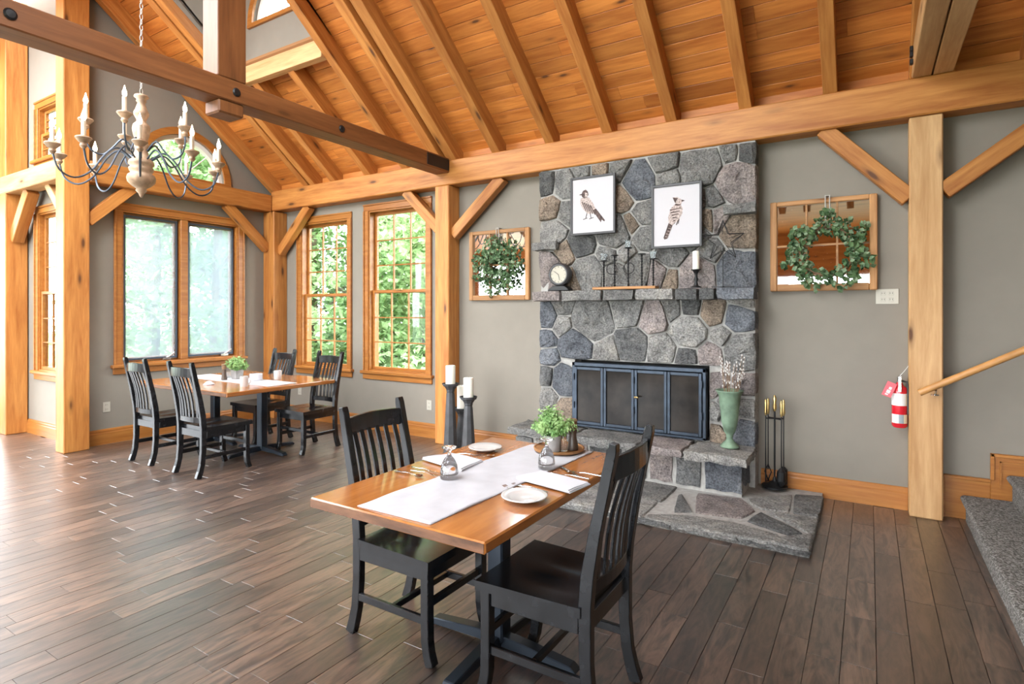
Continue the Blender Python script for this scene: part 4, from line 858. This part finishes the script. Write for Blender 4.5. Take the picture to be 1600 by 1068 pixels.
def plate(label, loc, r):
    t = thing('side_plate', label, 'plate', loc); MB().lathe([(r * .55, 0), (r * .62, .004), (r * .98, .016), (r, .019), (r * .97, .021), (r * .64, .010), (r * .58, .008), (0, .008)], n=40).build('dish', M['ceramic'], t, smooth=2)
plate('white side plate near the corner of the near table', (-1.177, 1.977, TT + .004), .094); plate('white side plate at the far left of the near table', (-1.779, 2.57, TT + .004), .092)
def goblet(label, p):
    t = thing('upturned_goblet', label, 'glass', (p.x, p.y, TT + .008))
    MB().lathe([(.040, 0), (.041, .03), (.036, .06), (.024, .085), (.012, .098), (.008, .108), (.008, .118), (.016, .128), (.034, .136), (.035, .14), (.0, .141)], n=28, cap=False).lathe([(.040, 0), (.0378, .0), (.0385, .03), (.033, .06), (.02, .085), (.0, .094)], n=28, cap=False).build('glass', M['goblet'], t, smooth=2)
goblet('upturned clear goblet on the left edge of the runner', onZ(702, 749, TT)); goblet('upturned clear goblet in front of the potted herb', onZ(854, 733, TT))
def cutlery(kind, label, p, q, z=TT + .002):
    p, q = Vector((p.x, p.y, 0)), Vector((q.x, q.y, 0)); d = (q - p); ln = .19; a = math.atan2(d.y, d.x)
    t = thing(kind, label, kind.split('_')[-1], (p.x, p.y, z), a, 'cutlery on the near table')     # head at origin, handle towards +x
    MB().sweep([(.07, 0, .006), (.10, 0, .009), (.15, 0, .006), (ln, 0, .004)], [.006, .006, .010, .013], .003, (0, 0, 1)).build('handle', M['steel'], t, .001)
    if kind == 'dinner_fork':
        m = MB().sweep([(.035, 0, .002), (.05, 0, .002), (.07, 0, .006)], [.024, .018, .007], .002, (0, 0, 1)); m.build('neck', M['steel'], t)
        for k in range(4): MB().sweep([(0, -.009 + .006 * k, .006), (.02, -.009 + .006 * k, .001), (.036, -.009 + .006 * k, .002)], .003, .002, (0, 0, 1)).build('tine', M['steel'], t)
    elif kind == 'table_knife': MB().sweep([(0, .0, .002), (.02, 0, .003), (.08, 0, .004)], [.006, .018, .016], .002, (0, 0, 1)).build('blade', M['steel'], t)
    else:
        m = MB(); m.lathe([(0, 0), (.014, .003), (.02, .008), (.018, .0085), (.012, .005), (0, .003)], (.03, 0, 0), 16, False); o = m.build('bowl', M['steel'], t, smooth=True); MB().sweep([(.048, 0, .007), (.075, 0, .007)], .006, .003, (0, 0, 1)).build('neck', M['steel'], t)
Q = lambda x, y: onZ(x, y, TT)
cutlery('dinner_fork', 'fork with its tines behind the nearer plate, left of two', Q(787, 760), Q(858, 783)); cutlery('dinner_fork', 'fork with its tines behind the nearer plate, right of two', Q(801, 757), Q(876, 776))
cutlery('dinner_fork', 'fork right of the nearer napkin beside the right chair', Q(860, 741), Q(938, 752)); cutlery('dinner_spoon', 'spoon right of the nearer napkin beside the right chair', Q(882, 738), Q(945, 746)); cutlery('table_knife', 'knife lying at an angle near the runner edge by the right chair', Q(874, 729), Q(905, 747))
cutlery('table_knife', 'knife left of the left goblet, topmost of the cluster', Q(688, 741), Q(640, 730)); cutlery('dinner_fork', 'fork left of the left goblet, middle of the cluster', Q(690, 746), Q(633, 734)); cutlery('dinner_spoon', 'spoon left of the left goblet, nearest the table edge', Q(662, 747), Q(618, 737))
cutlery('dinner_fork', 'fork crossing in front of the farther plate', Q(756, 712), Q(712, 711)); cutlery('dinner_spoon', 'spoon in front of the farther plate', Q(774, 712), Q(735, 720))
tr = onZ(873.4, 705, TT); t = thing('round_tray', 'round wooden tray at the far end of the near table', 'tray', (tr.x, tr.y, TT + .009))
MB().lathe([(.12, 0), (.135, .004), (.138, .016), (.132, .018), (.125, .012), (0, .011)], n=36).build('dish', M['rustic'], t, smooth=True)
TZ = TT + .021
def herb(label, loc, r, h, rf, zf, nl, seed, leaf, pots, square=False):
    rg = random.Random(seed); t = thing('potted_herb', label, 'plant', loc)
    if square: MB().sweep([(0, 0, 0), (0, 0, h)], [r * 1.7, r * 2], [r * 1.7, r * 2], (0, 1, 0)).build('pot', M[pots], t, .003)
    else: MB().lathe([(r * .85, 0), (r, h), (r * .9, h), (r * .85, h - .015), (0, h - .015)], n=24).build('pot', M[pots], t, smooth=True)
    m = MB(); pts = []
    for k in range(46):
        a = rg.uniform(0, 6.28); e = rg.uniform(.1, 1.45); q = rf * rg.uniform(.75, 1.05); tip = Vector((math.cos(a) * math.cos(e) * q, math.sin(a) * math.cos(e) * q, zf - h + math.sin(e) * q * .95)); tip.z += h; b = Vector((math.cos(a) * r * .4, math.sin(a) * r * .4, h - .01)); mid = b.lerp(tip, .5) + Vector((0, 0, .02)); m.tube([b, mid, tip], .0015, 4)
        for s in range(nl // 46):
            w = rg.uniform(.4, 1.05); p = b.lerp(tip, w) + Vector((rg.gauss(0, .011), rg.gauss(0, .011), rg.gauss(0, .011))); pts.append((p, (p - Vector((0, 0, h))).normalized()))
    m.build('stems', M['leaf_herb'], t); leaf_cloud('leaves', M['leaf_herb'], t, pts, leaf, rg)
pp = onZ(864, 704, TZ); herb('feathery pale green herb in a grey pot on the wooden tray', (pp.x, pp.y, TZ), .047, .085, .125, .105, 2400, 5, .016, 'pot')
def mill(label, loc, s=1):
    t = thing('pepper_mill', label, 'pepper mill', loc)
    MB().lathe([(.029 * s, 0), (.03 * s, .01), (.024 * s, .05 * s), (.019 * s, .075 * s), (.022 * s, .10 * s), (.023 * s, .11 * s)], n=20).build('body', M['mill'], t, smooth=True); MB().lathe([(.023 * s, .112 * s), (.024 * s, .14 * s), (.022 * s, .15 * s), (.027 * s, .155 * s), (.02 * s, .165 * s), (0, .168 * s)], n=20).build('cap', M['twig'], t, smooth=True)
p = onZ(895, 702, TZ); mill('dark wooden pepper mill on the tray of the near table', (p.x, p.y, TZ))
p = onZ(881, 704, TZ); t = thing('salt_shaker', 'small clear glass shaker between pot and pepper mill', 'shaker', (p.x, p.y, TZ)); MB().lathe([(.017, 0), (.018, .06), (.015, .068), (0, .068)], n=16).build('glass', M['votive'], t, smooth=True); MB().lathe([(.0165, .068), (.017, .08), (.01, .088), (0, .089)], n=16).build('lid', M['chrome'], t, smooth=True)

# ---- things on the far tables
cloth('table_runner', 'white runner across the two far tables', 'table runner', [(-6.75, 3.60, 0), (-5.14, 3.60, 0), (-5.14, 3.93, 0), (-6.75, 3.93, 0)], TT + .0005, M['napkin'], .003, .002, rc, 40, 16)
herb('leafy green herb in a square grey pot on the far tables', (-6.0, 3.80, TT + .007), .05, .10, .13, .12, 900, 6, .028, 'pot', True)
mill('dark pepper mill beside the square pot on the far tables', (-6.02, 3.66, TT + .007), 1.05)
def mug(label, loc, r, h, mat, handle=True, rz=0):
    t = thing('mug' if handle else 'bowl', label, 'mug' if handle else 'bowl', loc, rz)
    MB().lathe([(r * .9, 0), (r, .006), (r, h), (r * .92, h), (r * .9, .01), (0, .01)], n=24).build('cup', mat, t, smooth=True)
    if handle: MB().tube([(r * .95, 0, h * .8), (r * 1.5, 0, h * .75), (r * 1.6, 0, h * .45), (r * .95, 0, h * .2)], .006, 6).build('handle', mat, t, smooth=True)
mug('cream mug with its handle to the right on the far table edge', (-5.36, 3.47, TT), .04, .105, M['ceramic'], True, R(35)); mug('cream mug standing at the right on the far tables', (-5.60, 4.03, TT), .042, .10, M['ceramic'], True, R(120))
mug('low white sugar bowl right of the square pot', (-5.70, 3.83, TT + .006), .065, .07, M['napkin'], False); mug('glass bowl of sachets left of the pepper mill', (-6.2, 3.82, TT + .006), .06, .06, M['votive'], False)
t = thing('folded_napkin', 'small crumpled white napkin on the far left tabletop', 'napkin', (-5.80, 3.36, TT)); MB().lathe([(.05, 0), (.055, .008), (.02, .035), (0, .04)], n=7).build('fold', M['napkin'], t)

# ---- floor candle stands
def candle_stand(lb, lc, x, y, h, ch):
    t = thing('candle_stand', lb, 'candle stand', (x, y, 0), R(20), 'floor candle stands'); n = 8
    MB().lathe([(.085, 0), (.088, .02), (.078, .04), (.045, h - .10), (.04, h - .08), (.046, h - .07), (.046, h - .055), (.07, h - .02), (.085, h - .012), (.085, h), (0, h)], n=n).build('pillar', M['charcoal'], t, .003)
    MB().lathe([(.07, h), (.088, h), (.09, h + .012), (.082, h + .012), (.08, h + .002)], n=24, cap=False).build('drip_rim', M['charcoal'], t)
    c = thing('pillar_candle', lc, 'candle', (x, y, h + .001)); MB().lathe([(.05, 0), (.051, ch - .006), (.046, ch), (.038, ch - .008), (0, ch - .012)], n=24).build('wax', M['wax'], c, smooth=True); MB().tube([(0, 0, ch - .012), (.002, 0, ch + .008)], .002, 5).build('wick', M['slot'], c)
candle_stand('tallest charcoal candle stand beside the centre post', 'white pillar candle on the tallest floor stand', -3.69, 4.70, .742, .195)
candle_stand('mid-height charcoal candle stand nearest the fireplace', 'white pillar candle on the mid-height floor stand', -3.43, 4.66, .63, .20)
candle_stand('shortest charcoal candle stand between the other two', 'white pillar candle on the shortest floor stand', -3.684, 4.885, .463, .245)

# ---- chandelier
CD = 4.9; cc = CP + ray(213, 307) * CD; KX = CD / F_PX
ch = thing('chandelier', 'two-tier chandelier with turned whitewashed body and candle bulbs', 'chandelier', (cc.x, YR, cc.z))
zz = lambda y: (1015 - y) / 5.086 * KX; rr = lambda r: r / 5.086 * KX
MB().lathe([(rr(r), zz(y)) for y, r in ((1015, 6), (1000, 14), (985, 20), (962, 40), (945, 34), (925, 66), (895, 96), (865, 102), (840, 94), (822, 72), (806, 84), (785, 88), (770, 74), (752, 92), (728, 86), (705, 60), (640, 44), (600, 50), (580, 46), (560, 44), (520, 56), (470, 64), (440, 58), (412, 34), (395, 34), (360, 52), (340, 54), (315, 42), (262, 26), (248, 38), (235, 30), (215, 52), (200, 46), (188, 14))], n=24).build('turned_body', M['whitewash'], ch, smooth=2)
m = MB(); ztop = zz(188); L_ = roofz(YR) - .06 - cc.z - ztop; nl = int(L_ / .045)
for k in range(nl):
    z = ztop + .012 + k * L_ / nl; e = (1, 0) if k % 2 else (0, 1)
    m.tube([(.012 * math.cos(a * .7854) * e[0], .012 * math.cos(a * .7854) * e[1], z + .026 * math.sin(a * .7854) + .01) for a in range(9)], .0035, 5, False)
m.build('chain', M['ribbon'], ch)
def arm(a, pts, ztip):
    ca, sa = math.cos(a), math.sin(a); P = [Vector((r * ca, r * sa, z)) for r, z in pts]; S_ = []
    for i in range(len(P) - 1):                      # smooth (Catmull-Rom)
        p0, p1, p2, p3 = P[max(i - 1, 0)], P[i], P[i + 1], P[min(i + 2, len(P) - 1)]
        for k in range(4): u = k / 4; S_.append(.5 * ((2 * p1) + (p2 - p0) * u + (2 * p0 - 5 * p1 + 4 * p2 - p3) * u * u + (3 * p1 - p0 - 3 * p2 + p3) * u ** 3))
    S_.append(P[-1]); o = MB().tube(S_, .0075, 6).build('arm', M['arm_metal'], ch, smooth=True); e = P[-1]
    MB().lathe([(.012, -.02), (.026, 0), (.02, .02), (.034, .03), (.05, .05), (.056, .058), (.052, .066), (.03, .064), (.03, .075), (0, .075)], e, 16).build('candle_cup', M['whitewash'], o, smooth=True)
    MB().lathe([(.016, .07), (.016, .19), (0, .19)], e, 12).build('candle_sleeve', M['sleeve'], o, smooth=True)
    MB().lathe([(.008, .19), (.017, .208), (.017, .225), (.009, .25), (.002, .28)], e, 10).build('flame_bulb', M['bulb'], o, smooth=True)
b = cc.z
for k in range(10): arm(R(36 * k + 10), [(.07, 2.80 - b), (.17, 2.87 - b), (.26, 2.80 - b), (.36, 2.64 - b), (.47, 2.57 - b), (.57, 2.62 - b), (.61, 2.75 - b)], 0)
for k in range(5): arm(R(72 * k + 30), [(.05, 2.88 - b), (.13, 2.96 - b), (.20, 2.88 - b), (.27, 2.81 - b), (.35, 2.84 - b), (.385, 2.93 - b), (.385, 3.02 - b)], 0)

# ================================================================== OUTSIDE
tag(MB().box(-60, 30, -40, 60, -.5, -.3).build('ground', M['lawn']), kind='structure')
rt = random.Random(31)
def tree(label, x, y, h, r, n, mat, base):
    t = thing('leafy_tree', label, 'tree', (x, y, -.3), group='trees outside the windows'); m = MB(); m.tube([(0, 0, 0), (.08, .05, h * .5), (.0, .1, h * .92)], [.13, .09, .03], 7)
    for k in range(7): a = rt.uniform(0, 6.28); z = h * rt.uniform(.25, .8); m.tube([(.04, .03, z), (math.cos(a) * r * .8, math.sin(a) * r * .8, z + r * .35)], [.05, .015], 5)
    m.build('trunk', M['bark'], t); pts = []
    cl = [(rt.uniform(0, 6.28), rt.random() ** .6, rt.random()) for _ in range(34)]
    for k in range(n):
        a, q, w = cl[k % 34]; z = base + (h - base) * w; rad = r * (1 - .55 * w) * q; pts.append(((math.cos(a) * rad + rt.gauss(0, .38), math.sin(a) * rad + rt.gauss(0, .38), z + rt.gauss(0, .22)), (0, 0, 1)))
    leaf_cloud('foliage', mat, t, pts, .2, rt)
spots = [(-13.6, 6.6), (-12.9, 7.6), (-14.2, 9.0), (-12.0, 9.6), (-10.2, 9.4), (-9.0, 10.5), (-7.6, 9.2), (-11.2, 11.8), (-17.2, 8.2), (-15.2, 11), (-16.5, 10), (-9.2, 12.6), (-13, 13)]
wh = ['outside the wide window, nearest the glass', 'outside the middle of the wide window', 'behind the right pane of the wide window', 'outside the left gridded window', 'seen between the two gridded windows', 'behind the right gridded window', 'outside the right gridded window, nearest', 'far behind the gridded windows', 'far behind the left pane of the wide window', 'far beyond the corner post', 'far behind the wide window', 'farthest behind the right gridded window', 'farthest beyond the left gridded window']
for k, ((x, y), w) in enumerate(zip(spots, wh)): tree('leafy green tree ' + w, x, y, rt.uniform(5.5, 8), rt.uniform(1.7, 2.3), 3600, M['leaf_tree' if k % 2 else 'leaf_tree2'], .3)
